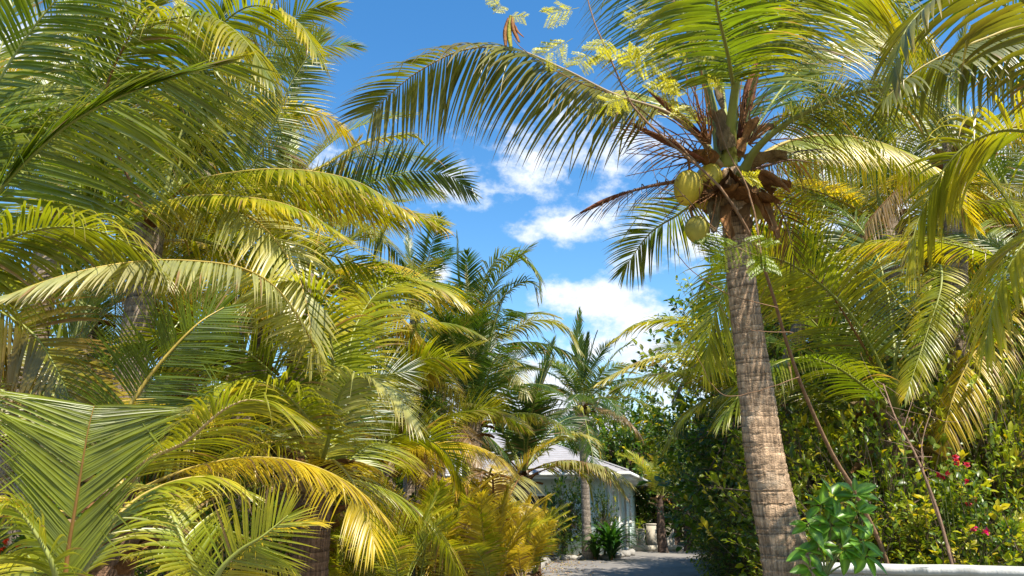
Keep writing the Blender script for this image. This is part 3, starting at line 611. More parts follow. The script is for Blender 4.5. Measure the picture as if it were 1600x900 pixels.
# ================================================================== MAIN COCONUT PALM
D0 = 6.0
cr0 = at(1143, 262, D0)
base0 = at(1236, 930, D0); base0[2] = 0; base0[0] = at(1262, 905, D0)[0] * 1.0
def main_palm():
    P = [np.array([at(1264, 980, D0)[0], D0, -.1]), at(1235, 900, D0), at(1212, 800, D0), at(1193, 700, D0), at(1180, 600, D0), at(1166, 500, D0), at(1156, 420, D0), at(1150, 340, D0), at(1143, 270, D0)]
    base = np.array([P[0][0], P[0][1], 0]); t = thing('coconut_palm', 'tall leaning coconut palm with coconuts and thick ringed grey trunk at right', 'palm tree', base)
    mb = MB(); trunk_mesh(mb, P, [.35, .29, .24, .20, .172, .156, .146, .137, .128, .12, .115, .12, .14], col=(.46, .31, .195), ringp=.06, seed=5, seg=40, rough=.075)
    mb.build('trunk', M_trunk, t, base, smooth=True)
    def F(p, **k): frond([at(*x) if len(x) == 3 else np.array(x[:3]) for x in p], t, base, **k)
    z = 6.0
    # the long frond sweeping left across the sky
    F([(1128, 262, z), (1090, 213, z - .1), (1040, 175, z - .2), (960, 148, z - .3), (880, 108, z - .4), (800, 76, z - .45), (725, 78, z - .45), (660, 108, z - .45), (615, 142, z - .4), (582, 176, z - .4)],
      L=1.0, n=105, droop=.8, V=-1.0, ftip=.9, yel=.2, col=OLIVE * .85, tip=np.array([.30, .16, .03]), u0=.22, wd=.036, seed=11, rib=TAN * .8, sweep=[60, 56, 50, 30], prof=([0, .1, .3, .65, .88, 1], [.5, .85, 1, .85, .6, .4]), label='long frond arching left over the sky with hanging leaflets')
    F([(1130, 250, z), (1118, 190, z), (1098, 110, z - .1), (1070, 30, z - .2), (1030, -60, z - .2), (960, -130, z - .1)], L=1.15, n=95, droop=.75, V=.0, yel=.35, col=GREEN * .9, u0=.27, flat=.75, seed=12, wd=.042, r0=.055, sweep=[80, 66, 46, 14])
    F([(1138, 260, z), (1145, 170, z - .3), (1158, 80, z - .6), (1172, 0, z - .9), (1160, -90, z - 1.3)], L=.85, n=80, droop=1.6, V=-.1, yel=.15, col=GREEN * .75, u0=.42, flat=.3, seed=13, r0=.058, wd=.036)
    F([(1150, 250, z), (1162, 170, z + .3), (1190, 80, z + .4), (1240, 0, z + .4), (1310, -60, z + .3), (1400, -80, z + .2)], L=1.25, n=95, droop=.85, V=.0, yel=.45, col=LIME * .8, tip=YEL, u0=.3, flat=.7, seed=14, wd=.04, r0=.035, sweep=[72, 56, 40, 14])
    F([(1158, 275, z - .1), (1180, 235, z - .3), (1225, 195, z - .5), (1290, 160, z - .7), (1365, 140, z - .9), (1430, 150, z - 1.0), (1480, 190, z - 1.1)], L=.8, n=90, droop=1.9, V=.1, yel=.2, col=OLIVE, tip=PALE, u0=.25, seed=15, r0=.045, rib=RIBG * .8)
    F([(1160, 268, z + .2), (1220, 225, z + .7), (1300, 215, z + 1.1), (1390, 235, z + 1.4), (1470, 280, z + 1.6), (1520, 350, z + 1.7)], L=.68, n=100, droop=1.4, V=-.7, yel=1, col=LIME, tip=YEL * 1.2, u0=.16, seed=16, r0=.03, rib=RIBY)
    F([(1130, 285, z), (1100, 305, z + .5), (1060, 335, z + .8), (1015, 365, z + 1.0), (975, 420, z + 1.1)], L=.6, n=60, droop=.9, V=.1, yel=.3, col=GREEN, u0=.25, flat=.5, seed=17)
    F([(1120, 250, z), (1090, 205, z + .5), (1050, 170, z + 1.1), (1000, 150, z + 1.8), (930, 170, z + 2.4)], L=.75, n=70, droop=1.0, V=.1, yel=.6, col=LIME, u0=.3, seed=18)
    F([(1150, 250, z), (1180, 200, z + .7), (1230, 130, z + 1.5), (1290, 80, z + 2.2), (1370, 60, z + 2.8), (1450, 90, z + 3.2)], L=.95, n=80, droop=1.2, V=.1, yel=.45, col=GREEN, u0=.25, seed=19, wd=.045)
    F([(1138, 240, z), (1130, 150, z + .6), (1120, 60, z + 1.2), (1080, -30, z + 2.0), (1020, -60, z + 2.8)], L=1.0, n=80, droop=.9, V=.2, yel=.35, col=GREEN, u0=.3, seed=20, wd=.045, flat=.4)
    F([(1155, 245, z), (1175, 140, z - .2), (1215, 40, z - .5), (1290, -20, z - .9), (1380, -10, z - 1.2), (1450, 60, z - 1.4)], L=.85, n=85, droop=1.3, V=.05, yel=.5, col=LIME * .8, u0=.3, seed=22, wd=.036, flat=.3)
    F([(1145, 250, z), (1150, 180, z + .3), (1140, 100, z - .9), (1120, 10, z - 2.0), (1110, -100, z - 3.0)], L=.8, n=70, droop=1.0, V=.1, yel=.3, col=GREEN, u0=.35, seed=23)
    F([(1165, 262, z + .1), (1230, 222, z + .3), (1310, 212, z + .4), (1390, 228, z + .5), (1450, 262, z + .6), (1490, 310, z + .6)], L=.62, n=95, droop=1.6, V=-.9, yel=1, col=LIME * 1.1, tip=YEL * 1.2, u0=.18, seed=28, r0=.028, rib=RIBY)
    # bare dying fronds on the sky side, thin brown leaflets
    F([(1120, 285, z), (1080, 282, z - .1), (1020, 290, z - .2), (960, 308, z - .3), (908, 333, z - .35)], L=.42, n=30, droop=1.6, V=0, yel=.1, col=BROWN * .35, tip=BROWN * .5, u0=.2, wd=.010, seed=24, rib=np.array([.19, .085, .05]), r0=.035, brown=0, label='dead brown frond stalk pointing left')
    F([(1118, 262, z - .1), (1080, 240, z - .2), (1040, 225, z - .3), (985, 195, z - .4)], L=.5, n=26, droop=1.5, V=0, yel=.1, col=BROWN * .4, tip=BROWN * .4, u0=.1, wd=.010, seed=25, rib=np.array([.16, .07, .04]), r0=.02, brown=0, label='dead brown frond stalk pointing up left')
    F([(1165, 270, z), (1200, 258, z), (1235, 250, z), (1268, 254, z)], L=.6, n=26, droop=1.2, V=0, yel=0, col=BROWN * .3, u0=.1, wd=.010, seed=26, rib=np.array([.2, .10, .07]), r0=.028, brown=0, label='dead brown frond stalk pointing right')
    F([(1160, 290, z), (1195, 300, z + .1), (1225, 340, z + .2), (1240, 400, z + .2)], L=.5, n=28, droop=1.4, V=0, yel=0, col=BROWN * .35, u0=.1, wd=.012, seed=27, rib=np.array([.17, .09, .05]), r0=.02, brown=0, label='dead brown frond hanging down right')
    # dry spathes: long pointed boat shaped sheaths
    def spathe(p, w_, col, lb=None):
        A = spline([at(*x) for x in p], 14); mb = MB(); prof = np.sin(np.linspace(.25, 3.0, 14)) ** .8 * w_
        tube(mb, A, prof + .004, 8, np.array([col, col * .8, col * 1.2]), flat=.4, jit=.05); mb.build('spathe', M_fibre, t, base, smooth=True)
    RB = np.array([.21, .08, .045])
    spathe([(1105, 220, z - .1), (1065, 185, z - .15), (1012, 140, z - .2)], .045, RB)
    spathe([(1155, 215, z - .1), (1170, 150, z - .1), (1188, 82, z - .1)], .05, RB)
    spathe([(1100, 250, z - .3), (1050, 225, z - .35), (985, 192, z - .4)], .035, RB)
    spathe([(980, 300, z - .36), (945, 314, z - .4), (906, 333, z - .42)], .04, RB * .9)
    spathe([(1130, 170, z - .2), (1124, 150, z - .2), (1120, 122, z - .2)], .035, TAN * .6)
    spathe([(1175, 265, z - .2), (1205, 275, z - .25), (1235, 300, z - .3)], .055, BROWN)
    # old flower stalks: bundles of thin brown twigs
    rng = np.random.default_rng(8)
    for (px, py, ex, ey, nn, sp) in [(1100, 250, 1010, 245, 16, 34), (1110, 225, 1060, 110, 14, 36), (1170, 225, 1240, 175, 12, 40), (1160, 200, 1195, 110, 9, 26), (1120, 300, 1080, 330, 12, 30), (1100, 215, 1080, 170, 14, 30)]:
        mb = MB(); s_ = at(px, py, z - .15)
        for k in range(nn):
            e = at(ex + rng.normal(0, sp), ey + rng.normal(0, sp), z - .3 + rng.normal(0, .15)); m_ = (s_ + e) / 2 + rng.normal(0, .05, 3) + [0, 0, .04]
            tube(mb, spline([s_, m_, e], 9), [.009, .005, .003], 4, np.array([.24, .11, .045]), cap=False)
        mb.build('flower_stalk', M_bark, t, base)
    # leaf bases wrapping the crown
    for k, (px, py, dx, dz, L, w_, c) in enumerate([(1112, 258, -.8, .5, .34, .11, BROWN), (1130, 235, -.2, 1.2, .42, .12, TAN * .75), (1160, 240, .3, 1.1, .4, .12, BROWN * 1.3), (1165, 262, 1.0, .5, .42, .12, TAN * .7), (1178, 285, .9, -.1, .36, .10, BROWN),
              (1170, 300, .35, -1.2, .5, .09, BROWN * 1.2), (1120, 305, -.3, -1.3, .46, .085, TAN * .55), (1130, 320, -.1, -1.2, .42, .08, BROWN * .9), (1150, 320, .05, -1.0, .3, .09, BROWN * .7), (1185, 310, .2, -1.2, .45, .075, BROWN * 1.1),
              (1108, 285, -.5, -.6, .3, .09, BROWN * .8), (1142, 225, 0, 1.2, .34, .10, BROWN * .9), (1150, 275, .1, -.4, .3, .14, BROWN * .6), (1130, 280, -.3, -.5, .3, .13, BROWN * .55), (1125, 205, -.3, 1, .25, .07, TAN * .7), (1178, 212, .6, .8, .3, .08, TAN * .7)]):
        mb = MB(); sheath(mb, at(px, py, z - .12), (dx, -.25 if dz < .6 else -.05, dz), L, w_, c, np.random.default_rng(60 + k), .8 if dz > 0 else .2); mb.build('leaf_sheath', M_fibre, t, base)
    for k in range(9):
        a = k * .7; mb = MB(); sheath(mb, cr0 + np.array([math.cos(a) * .12, math.sin(a) * .12, -.15 - .03 * k]), (math.cos(a), math.sin(a), .5), .32, .1, BROWN, np.random.default_rng(90 + k), .9); mb.build('leaf_sheath', M_fibre, t, base)
    for k, (px, py, dy, r) in enumerate([(1074, 291, -.22, .125), (1109, 278, -.08, .12), (1100, 302, .02, .11), (1090, 358, -.1, .105), (1186, 320, .15, .1)]):
        coconut(t, at(px, py, z + dy) - base, r, 30 + k, col=(.47, .36, .03) if k < 3 else (.34, .29, .04))
main_palm()

# ------------------------------------------------------------------ feathery sapling (thin wild tree climbing past the palm)
def feather_leaf(mb, p, d, L, rng, col):
    d = nrm(np.asarray(d, float)); S = nrm(np.cross(d, [0, -1, .3])); npn = 6
    tube(mb, [p, p + d * L], [.003, .0015], 3, col * .8, cap=False)
    for k in range(npn):
        b = p + d * L * (.25 + .75 * k / npn)
        for sg in (-1, 1):
            pd = nrm(d * .55 + sg * S + rng.normal(0, .15, 3)); pl = L * .6 * (1 - .35 * abs(k / npn - .5)); q = 12
            u = np.linspace(.1, 1, q)[:, None]; pos = b + pd * pl * u + np.array([0, 0, -1]) * (u ** 2) * pl * .15
            s2 = nrm(np.cross(pd, np.cross(d, S)))
            for g in (-1, 1):
                leaves(mb, pos, np.tile(pd * .45 + g * s2, (q, 1)) + rng.normal(0, .1, (q, 3)), np.tile([0., -.3, 1], (q, 1)), np.full(q, L * .115), np.full(q, L * .05), col[None] * (1 + rng.normal(0, .15, (q, 1))))
def sapling():
    z = 5.3; base = at(1398, 960, z + 2.1); base[2] = 0; rng = np.random.default_rng(3)
    t = thing('feathery_sapling', 'thin bare stemmed sapling with yellow feathery leaves leaning across the coconut palm trunk', 'sapling', base)
    def st(p, r, nm='branch', col=(.24, .14, .08)):
        mb = MB(); A = spline([at(*x) if isinstance(x, tuple) else x for x in p], 40); A = A + np.cumsum(rng.normal(0, .002, A.shape), 0); tube(mb, A, r, 7, np.array(col)); mb.build(nm, M_bark, t, base, smooth=True); return A
    st([np.array([base[0], base[1], 0]), (1390, 900, z + 2), (1345, 790, z + 1.7), (1295, 700, z + 1.3), (1248, 590, z + .9), (1215, 480, z + .5), (1185, 390, z + .15), (1140, 310, z - .1), (1095, 262, z - .1), (1040, 215, z - .15), (990, 165, z - .15), (955, 90, z - .2), (925, 20, z - .2), (910, -50, z - .2)], [.03, .021, .018, .014, .011, .008, .004], 'stem')
    st([(1190, 400, z), (1170, 300, z), (1135, 235, z), (1110, 150, z)], [.009, .006, .002])
    st([(1248, 590, z), (1150, 620, z + .1), (1110, 600, z + .1), (1080, 540, z)], [.004, .002])
    st([(1095, 262, z - .1), (1050, 215, z + .05), (985, 160, z), (900, 125, z), (820, 78, z), (800, 55, z)], [.008, .005, .003])
    st([(1215, 480, z), (1130, 455, z), (1060, 400, z), (1040, 340, z), (1015, 250, z)], [.004, .003, .002])
    st([(1185, 400, z), (1150, 385, z + .1), (1110, 350, z), (1070, 310, z), (1030, 270, z)], [.005, .003])
    st([(1055, 165, z), (1048, 90, z), (1045, 30, z)], [.003, .002])
    st([(1240, 520, z), (1160, 510, z), (1120, 470, z)], [.0035, .002])
    sites = [(905, 12, -60, 14, 70), (895, 60, -50, 30, 75), (985, 55, 20, -50, 62), (955, 60, -40, 30, 60), (960, 75, 60, 20, 70), (975, 90, -70, -10, 66), (1010, 95, 40, 10, 50), (990, 135, 70, -30, 80), (985, 150, -60, 20, 60), (1040, 55, -40, 10, 46), (1055, 70, -30, 30, 46),
             (1050, 70, 35, 20, 40), (1020, 130, 50, 30, 64), (1070, 75, 45, -20, 40), (1000, 120, -30, -60, 60), (1150, 372, 75, 30, 66), (1165, 380, -60, 20, 70), (1135, 365, -55, 40, 55), (1180, 390, 20, 50, 60), (1155, 275, 60, 5, 40), (1080, 95, 45, -30, 40), (780, 10, -20, -20, 30), (770, 22, 20, -20, 32), (795, 25, 45, 3, 36), (1070, 140, -50, -20, 50), (1090, 165, -40, 30, 50), (1100, 120, 40, 20, 40), (925, 80, -60, 60, 60)]
    for (px, py, dx, dy, Lp) in sites:
        p = at(px, py, z - .2); e = at(px + dx, py + dy, z - .2 + rng.normal(0, .1)); mb = MB()
        feather_leaf(mb, p, e - p, Lp / FPX * z * .82, rng, (np.array([.42, .40, .06]) if py < 300 else np.array([.15, .20, .012]))); mb.build('feathery_leaf', M_broad, t, base)
    for k, (px, py, ex, ey) in enumerate([(795, 28, 790, 72), (798, 24, 799, 80), (800, 26, 811, 66), (805, 40, 818, 58)]):
        a = at(px, py, z - .05); b = at(ex, ey, z - .05); A = spline([a, (a + b) / 2 + [-.015, 0, 0], b], 12); S = np.array([1, .2, 0]); w_ = .021 * np.sin(np.linspace(.35, 2.9, 12)) ** .5 * (1 if k < 3 else .6)
        mb = MB(); v = np.concatenate([A - S * w_[:, None], A + [0, -.006, 0], A + S * w_[:, None], A + [0, .006, 0]]); i = np.arange(11)
        mb.add(v, [np.stack([i + a_ * 12, i + b_ * 12, i + 1 + b_ * 12, i + 1 + a_ * 12], 1) for a_, b_ in ((0, 1), (1, 2), (2, 3), (3, 0))], (.27, .12, .05) if k != 1 else (.30, .28, .05)); mb.build('seed_pod', M_bark, t, base)
sapling()

# ================================================================== LEFT PALMS
def Hf(p, **k): d = dict(p=p); d.update(k); return d
def gb(c, dx=0, dy=0): return (c[0] + dx, c[1] + dy, 0)
# palm outside the left edge, its fronds reach in
c = at(-190, 430, 5.2)
palm('coconut_palm', 'near palm rooted beyond the left edge with a pale frond folded over at top left', c, gb(c, -.3), .16, [
    Hf([(-60, 375, 5.0), (10, 285, 4.9), (100, 200, 4.8), (190, 150, 4.8), (280, 118, 4.8), (370, 96, 4.9)], L=1.1, n=90, droop=.5, V=-.15, yel=.3, col=GREEN, tip=YEL, flat=.6, u0=.12, seed=31, one=(1, 0, -1), sweep=[64, 60, 46, 20], sweep2=[16, 12, 10, 8], L2=.6),
    Hf([(-80, 300, 5.6), (-30, 180, 5.5), (40, 60, 5.4), (120, -30, 5.3), (220, -80, 5.3)], L=1.0, n=80, droop=.8, V=.0, yel=.3, col=GREEN, flat=.4, u0=.15, seed=32),
    Hf([(-90, 430, 5), (-10, 380, 5.0), (90, 355, 5.0), (180, 370, 5.1), (250, 420, 5.2)], L=.85, n=80, droop=1.3, V=.1, yel=.4, col=LIME * .8, u0=.1, seed=33, flat=.2),
    Hf([(-90, 480, 5.7), (-20, 480, 5.7), (50, 520, 5.7), (95, 590, 5.7), (120, 660, 5.7)], L=.75, n=70, droop=.5, V=.0, yel=.7, col=OLIVE * .8, tip=ORANGE * .7, u0=.05, seed=34, flat=.8),
    Hf([(-90, 300, 5.4), (-20, 230, 5.6), (70, 190, 5.8), (170, 180, 6), (260, 210, 6.1)], L=.9, n=80, droop=1.1, V=.1, yel=.3, col=GREEN, u0=.1, seed=35),
    Hf([(-100, 350, 5.4), (-40, 200, 5.5), (0, 80, 5.6), (30, -30, 5.6)], L=.9, n=80, droop=.6, V=.1, yel=.35, col=GREEN, u0=.1, seed=36, flat=.6)],
    auto=0, q=1, seed=3)
# tall palm in the middle of the left group
c = at(235, 350, 8.2)
palm('coconut_palm', 'tall coconut palm in the left group with yellow tipped fronds arching right under the sky', c, gb(c, .3), .17, [
    Hf([(200, 200, 7.9), (170, 120, 7.6), (230, 45, 7.2), (320, 25, 6.9), (380, 60, 6.7), (420, 120, 6.6)], L=1.2, n=95, droop=1.5, V=.05, yel=.45, col=GREEN, u0=.22, seed=41),
    Hf([(290, 290, 8.0), (380, 268, 7.7), (470, 266, 7.5), (560, 285, 7.4), (640, 335, 7.3)], L=.62, n=105, droop=1.2, V=-.5, yel=.8, col=LIME, tip=YEL, u0=.08, seed=42, rib=RIBY),
    Hf([(230, 325, 7.6), (310, 306, 7.3), (400, 310, 7.1), (470, 328, 7.0), (540, 370, 7.0)], L=.52, n=100, droop=1.2, V=-.5, yel=.9, col=LIME, tip=YEL, u0=.06, seed=43, rib=RIBY),
    Hf([(330, 320, 7.6), (400, 345, 7.3), (455, 410, 7.1), (480, 480, 7.0), (490, 560, 7.0)], L=.75, n=85, droop=.9, V=.1, yel=.45, col=PALE, tip=YEL, u0=.08, seed=44, flat=.5, rib=RIBY),
    Hf([(330, 310, 8.3), (390, 265, 8.3), (430, 190, 8.2), (455, 130, 8.1), (500, 60, 8.0)], L=.72, n=105, droop=.55, V=.0, yel=.4, col=GREEN, u0=.15, seed=45, wd=.03, flat=.85, sweep=[82, 70, 50, 16]),
    Hf([(310, 250, 8.6), (370, 160, 8.7), (420, 80, 8.8), (470, 20, 8.8), (520, 10, 8.8)], L=.95, n=90, droop=.8, V=.1, yel=.6, col=LIME * .7, u0=.15, seed=46, flat=.5),
    Hf([(280, 260, 8.4), (300, 150, 8.2), (330, 60, 7.9), (390, 10, 7.6), (460, 30, 7.4), (500, 90, 7.3)], L=.85, n=85, droop=1.2, V=.1, yel=.6, col=LIME * .8, u0=.2, seed=47),
    Hf([(340, 330, 8.3), (430, 305, 8.6), (520, 300, 8.9), (620, 325, 9.1), (690, 355, 9.2)], L=.7, n=80, droop=1.6, V=.1, yel=.8, col=LIME, tip=ORANGE * 1.1, u0=.1, seed=48),
    Hf([(340, 320, 8.6), (420, 290, 9), (500, 262, 9.4), (565, 225, 9.8), (640, 210, 10.0), (660, 222, 10)], L=.3, n=50, droop=1.6, V=.1, yel=.8, col=LIME, tip=YEL, u0=.5, seed=49, rib=RIBY, r0=.05),
    Hf([(350, 330, 9), (450, 310, 9.6), (565, 290, 10.2), (640, 268, 10.5), (700, 274, 10.6), (735, 300, 10.6)], L=.75, n=75, droop=.5, V=.2, yel=.12, col=np.array([.06, .09, .035]), u0=.42, seed=50, flat=.6, sweep=[72, 60, 42, 14]),
    Hf([(180, 230, 7.7), (165, 150, 7.4), (195, 70, 7.1), (240, 0, 6.9)], L=.9, n=80, droop=.7, V=.05, yel=.4, col=GREEN, u0=.1, seed=51, flat=.7, rib=RIBB),
    Hf([(150, 300, 7.6), (60, 230, 7.2), (-20, 200, 7.0)], L=.8, n=80, droop=.9, V=.1, yel=.3, col=GREEN, u0=.1, seed=52),
    Hf([(330, 380, 8.5), (420, 390, 8.8), (520, 400, 9.2), (600, 430, 9.4), (690, 470, 9.5)], L=.8, n=80, droop=1.1, V=.2, yel=.7, col=LIME, u0=.1, seed=53, flat=.3)],
    auto=16, q=1, seed=8, scale=1.08, tones=((1, 3), (2, 2), (0, 1)), lower_tone=3)
# palm with the visible fibrous trunk
c = at(497, 735, 8.0)
palm('coconut_palm', 'short coconut palm with shaggy brown trunk and yellow fronds left of centre', c, (at(482, 900, 8.0)[0], 8.0, 0), .20, [
    Hf([(515, 640, 7.5), (490, 540, 7.0), (440, 460, 6.4), (380, 420, 5.9), (290, 407, 5.4), (200, 410, 5.0), (100, 430, 4.7), (10, 462, 4.4)], L=.52, n=120, droop=1.1, V=-.8, yel=.35, col=PALE, tip=np.array([.5, .38, .2]), u0=.28, seed=61, rib=RIBY, wd=.030, sweep=[62, 46, 26, 10], label='broad pale sunlit frond arching left over the group'),
    Hf([(470, 690, 7.7), (430, 690, 7.4), (380, 700, 7.2), (320, 740, 7.0), (270, 810, 6.9)], L=.7, n=75, droop=1.3, V=.1, yel=.7, col=LIME, u0=.12, seed=62, rib=RIBY),
    Hf([(520, 720, 7.6), (545, 745, 7.3), (570, 790, 7.1), (585, 850, 7.0)], L=.75, n=60, droop=1.4, V=.1, yel=.75, col=YEL * .8, tip=YEL, u0=.05, seed=63, rib=RIBY),
    Hf([(500, 690, 7.5), (470, 640, 7.0), (420, 600, 6.7), (350, 600, 6.4), (300, 640, 6.2), (270, 700, 6.1)], L=.8, n=80, droop=1.3, V=.1, yel=.55, col=LIME, u0=.2, seed=64),
    Hf([(518, 700, 8.2), (535, 660, 8.5), (560, 620, 8.8), (590, 590, 9.0), (640, 580, 9.2)], L=.75, n=75, droop=.4, V=.2, yel=.1, col=DEEP, u0=.15, seed=65, flat=.7),
    Hf([(508, 650, 7.9), (520, 560, 7.6), (500, 480, 7.3), (450, 440, 7.0), (390, 470, 6.8)], L=.85, n=80, droop=1.2, V=.1, yel=.5, col=LIME, tip=YEL, u0=.2, seed=66),
    Hf([(505, 650, 8.3), (540, 560, 8.7), (560, 500, 9), (600, 450, 9.2), (670, 440, 9.4), (720, 470, 9.5)], L=.85, n=85, droop=.8, V=.2, yel=.65, col=LIME, tip=YEL, u0=.2, seed=67, flat=.4),
    Hf([(490, 680, 7.7), (440, 600, 7.3), (370, 540, 7), (290, 520, 6.8), (200, 540, 6.6)], L=.8, n=80, droop=.8, V=.1, yel=.3, col=GREEN, u0=.2, seed=68, flat=.4),
    Hf([(510, 700, 7.5), (530, 620, 7.1), (560, 590, 6.9), (610, 610, 6.8), (650, 660, 6.7)], L=.65, n=75, droop=1.2, V=.2, yel=.3, col=PALE, u0=.15, seed=69)],
    auto=12, q=1, seed=12, scale=.85, skip=lambda a: a < .75 or a > 5.5, tones=((2, 2), (3, 2), (1, 2)), fibre=16, elevs=[2, 3, 4, 5, 3, 4, 5], trunkcol=(.22, .13, .08))
# young palm at the bottom left corner with the big upright frond
c = at(98, 960, 4.2)
palm('young_coconut_palm', 'young palm with one big upright green red-ribbed frond in the lower left corner', c, gb(c), .14, [
    Hf([(105, 870, 4.15), (118, 790, 4.1), (130, 715, 4.05), (138, 670, 4.03), (147, 634, 4.02)], L=.60, n=92, droop=.2, V=.1, yel=.3, col=LIME * .7, tip=LIME * 1.6, u0=.1, seed=71, flat=.9, wd=.026, wf=1.3, rib=np.array([.20, .10, .022]), r0=.017, sweep=[32, 46, 66, 84], prof=([0, .25, .5, .7, .85, 1], [.7, .95, 1, .95, .9, .8]), jit=.5, brown=0),
    Hf([(85, 890, 4.0), (60, 840, 3.95), (30, 800, 3.9), (0, 790, 3.8), (-40, 830, 3.7)], L=.42, n=50, droop=1.6, V=0, yel=.35, col=LIME, tip=YEL, u0=.1, seed=72, wd=.05),
    Hf([(140, 880, 4.3), (190, 800, 4.5), (250, 760, 4.6), (320, 745, 4.7), (380, 765, 4.8)], L=.5, n=55, droop=1.6, V=0, yel=.5, col=LIME, tip=YEL, u0=.15, seed=73, rib=RIBY)],
    auto=3, q=1, seed=15, scale=.45, tones=((2, 2), (1, 1)), elevs=[2, 3], fibre=6, cat='young palm')
c = at(190, 770, 5.6)
palm('coconut_palm', 'dark green palm behind the big upright frond, its broad leaf facing the camera', c, gb(c), .17, [
    Hf([(180, 720, 5.6), (190, 660, 5.5), (225, 600, 5.45), (265, 550, 5.4), (310, 505, 5.4), (350, 480, 5.5)], L=.66, n=100, droop=.35, V=.0, yel=.18, col=GREEN * .9, tip=LIME, u0=.12, seed=81, flat=.85, wd=.029, rib=RIBY, sweep=[62, 58, 44, 14], jit=.6),
    Hf([(230, 720, 5.4), (290, 690, 5.3), (350, 640, 5.2), (400, 625, 5.2), (460, 650, 5.2)], L=.7, n=75, droop=1.1, V=.1, yel=.5, col=LIME * .8, u0=.1, seed=82, rib=TAN),
    Hf([(160, 700, 5.8), (110, 620, 6), (60, 560, 6.2), (-10, 530, 6.3)], L=.8, n=75, droop=.7, V=.1, yel=.5, col=OLIVE, tip=ORANGE, u0=.1, seed=83, flat=.3),
    Hf([(230, 760, 5.3), (260, 775, 5.1), (272, 820, 5.0), (280, 900, 5.0)], L=.28, n=45, droop=1.6, V=.2, yel=.5, col=PALE, tip=YEL, u0=.05, seed=84)],
    auto=5, q=1, seed=17, scale=.7, tones=((1, 3), (2, 1)), elevs=[4, 5], lower_tone=3, trunkcol=(.22, .13, .08), fibre=14)
c = at(325, 930, 4.6)
palm('young_coconut_palm', 'small young palm with yellow green fronds at the bottom edge left of the brown trunk', c, gb(c), .09, [
    Hf([(345, 890, 4.5), (375, 860, 4.45), (410, 838, 4.4), (450, 805, 4.4)], L=.42, n=42, droop=.35, V=.1, yel=.55, col=LIME * 1.1, tip=YEL, u0=.1, seed=91, flat=.8, wd=.036),
    Hf([(300, 880, 4.5), (280, 830, 4.5), (265, 790, 4.6), (255, 780, 4.8)], L=.4, n=40, droop=1.1, V=.1, yel=.6, col=LIME, u0=.1, seed=92, flat=.5)],
    auto=4, q=3, seed=18, scale=.28, tones=((2, 1), (3, 1)), elevs=[2, 3, 3, 4], fibre=0, cat='young palm')
for (px, py, Y, sd_, sc_, tn, lb) in [(300, 640, 10.5, 201, 1.0, ((2, 2), (1, 2), (3, 1)), 'sunlit palm filling the left group behind the dark broad frond'), (140, 470, 11, 202, 1.1, ((1, 2), (2, 2)), 'yellow green palm behind the left end of the pale arching frond'), (480, 430, 11.5, 203, .95, ((2, 3), (3, 1)), 'golden tipped palm behind the two yellow arching fronds'), (330, 180, 12, 204, 1.05, ((1, 2), (2, 3)), 'high palm whose crown fills the top of the left group'), (120, 130, 11.5, 205, 1.05, ((1, 2), (2, 2)), 'high palm showing sky gaps in the top left corner')]:
    c = at(px, py, Y); palm('coconut_palm', lb, c, gb(c, .1), .16, (), auto=20, q=1, seed=sd_, scale=sc_, tones=tn, lower_tone=3)
# palms behind in the left group
c = at(600, 700, 11.5)
palm('coconut_palm', 'bushy yellow green palm left of centre with a bright arched frond above the low shrubs', c, gb(c), .16, [
    Hf([(560, 735, 11.2), (585, 705, 11), (625, 680, 10.8), (665, 685, 10.6), (700, 712, 10.5), (722, 755, 10.4)], L=.85, n=80, droop=.5, V=.3, yel=.5, col=LIME, tip=YEL, u0=.08, root=False, seed=101, flat=.5),
    Hf([(640, 690, 11.6), (690, 680, 11.8), (735, 645, 12), (785, 635, 12.1)], L=.65, n=70, droop=.6, V=.3, yel=.5, col=LIME, tip=YEL, u0=.25, seed=102, flat=.4),
    Hf([(600, 640, 11.5), (620, 590, 11.4), (670, 560, 11.3), (730, 570, 11.2)], L=.75, n=75, droop=.9, V=.2, yel=.5, col=LIME, u0=.15, seed=103, flat=.4)],
    auto=18, q=1, seed=22, scale=.8, tones=((2, 3), (1, 3), (3, 1)), lower_tone=3)
c = at(380, 560, 11)
palm('coconut_palm', 'green palm standing behind the pale arching frond in the left group', c, gb(c, .2), .16, (), auto=22, q=1, seed=24, scale=1.15, tones=((1, 3), (2, 3)), lower_tone=4)
c = at(90, 330, 9.5)
palm('coconut_palm', 'dense dark palm behind the folded frond at the upper left', c, gb(c, .2), .16, (), auto=22, q=1, seed=25, scale=1.1, tones=((1, 3), (2, 2)), lower_tone=1)
c = at(60, 640, 8)
palm('coconut_palm', 'shaded palm with brownish fronds behind the left corner', c, gb(c, .1), .16, (), auto=18, q=1, seed=26, scale=.95, tones=((2, 2), (1, 2)), lower_tone=3)
c = at(545, 560, 13)
palm('coconut_palm', 'sunlit palm rising between the shaggy trunk palm and the far centre palm', c, gb(c, .1), .16, (), auto=22, q=1, seed=27, scale=.85, tones=((1, 3), (2, 3)), lower_tone=4)
c = at(430, 330, 13)
palm('coconut_palm', 'tall back palm whose fronds edge the sky right of the left group', c, gb(c, .4), .16, (), auto=22, q=1, seed=28, scale=1.15, tones=((1, 3), (2, 1)), lower_tone=2)
c = at(660, 640, 15)
palm('coconut_palm', 'mid distance palm left of the far centre palm, partly hidden by lime fronds', c, gb(c, .1), .15, (), auto=20, q=1, seed=29, scale=.8, tones=((0, 3), (1, 3)), lower_tone=4)
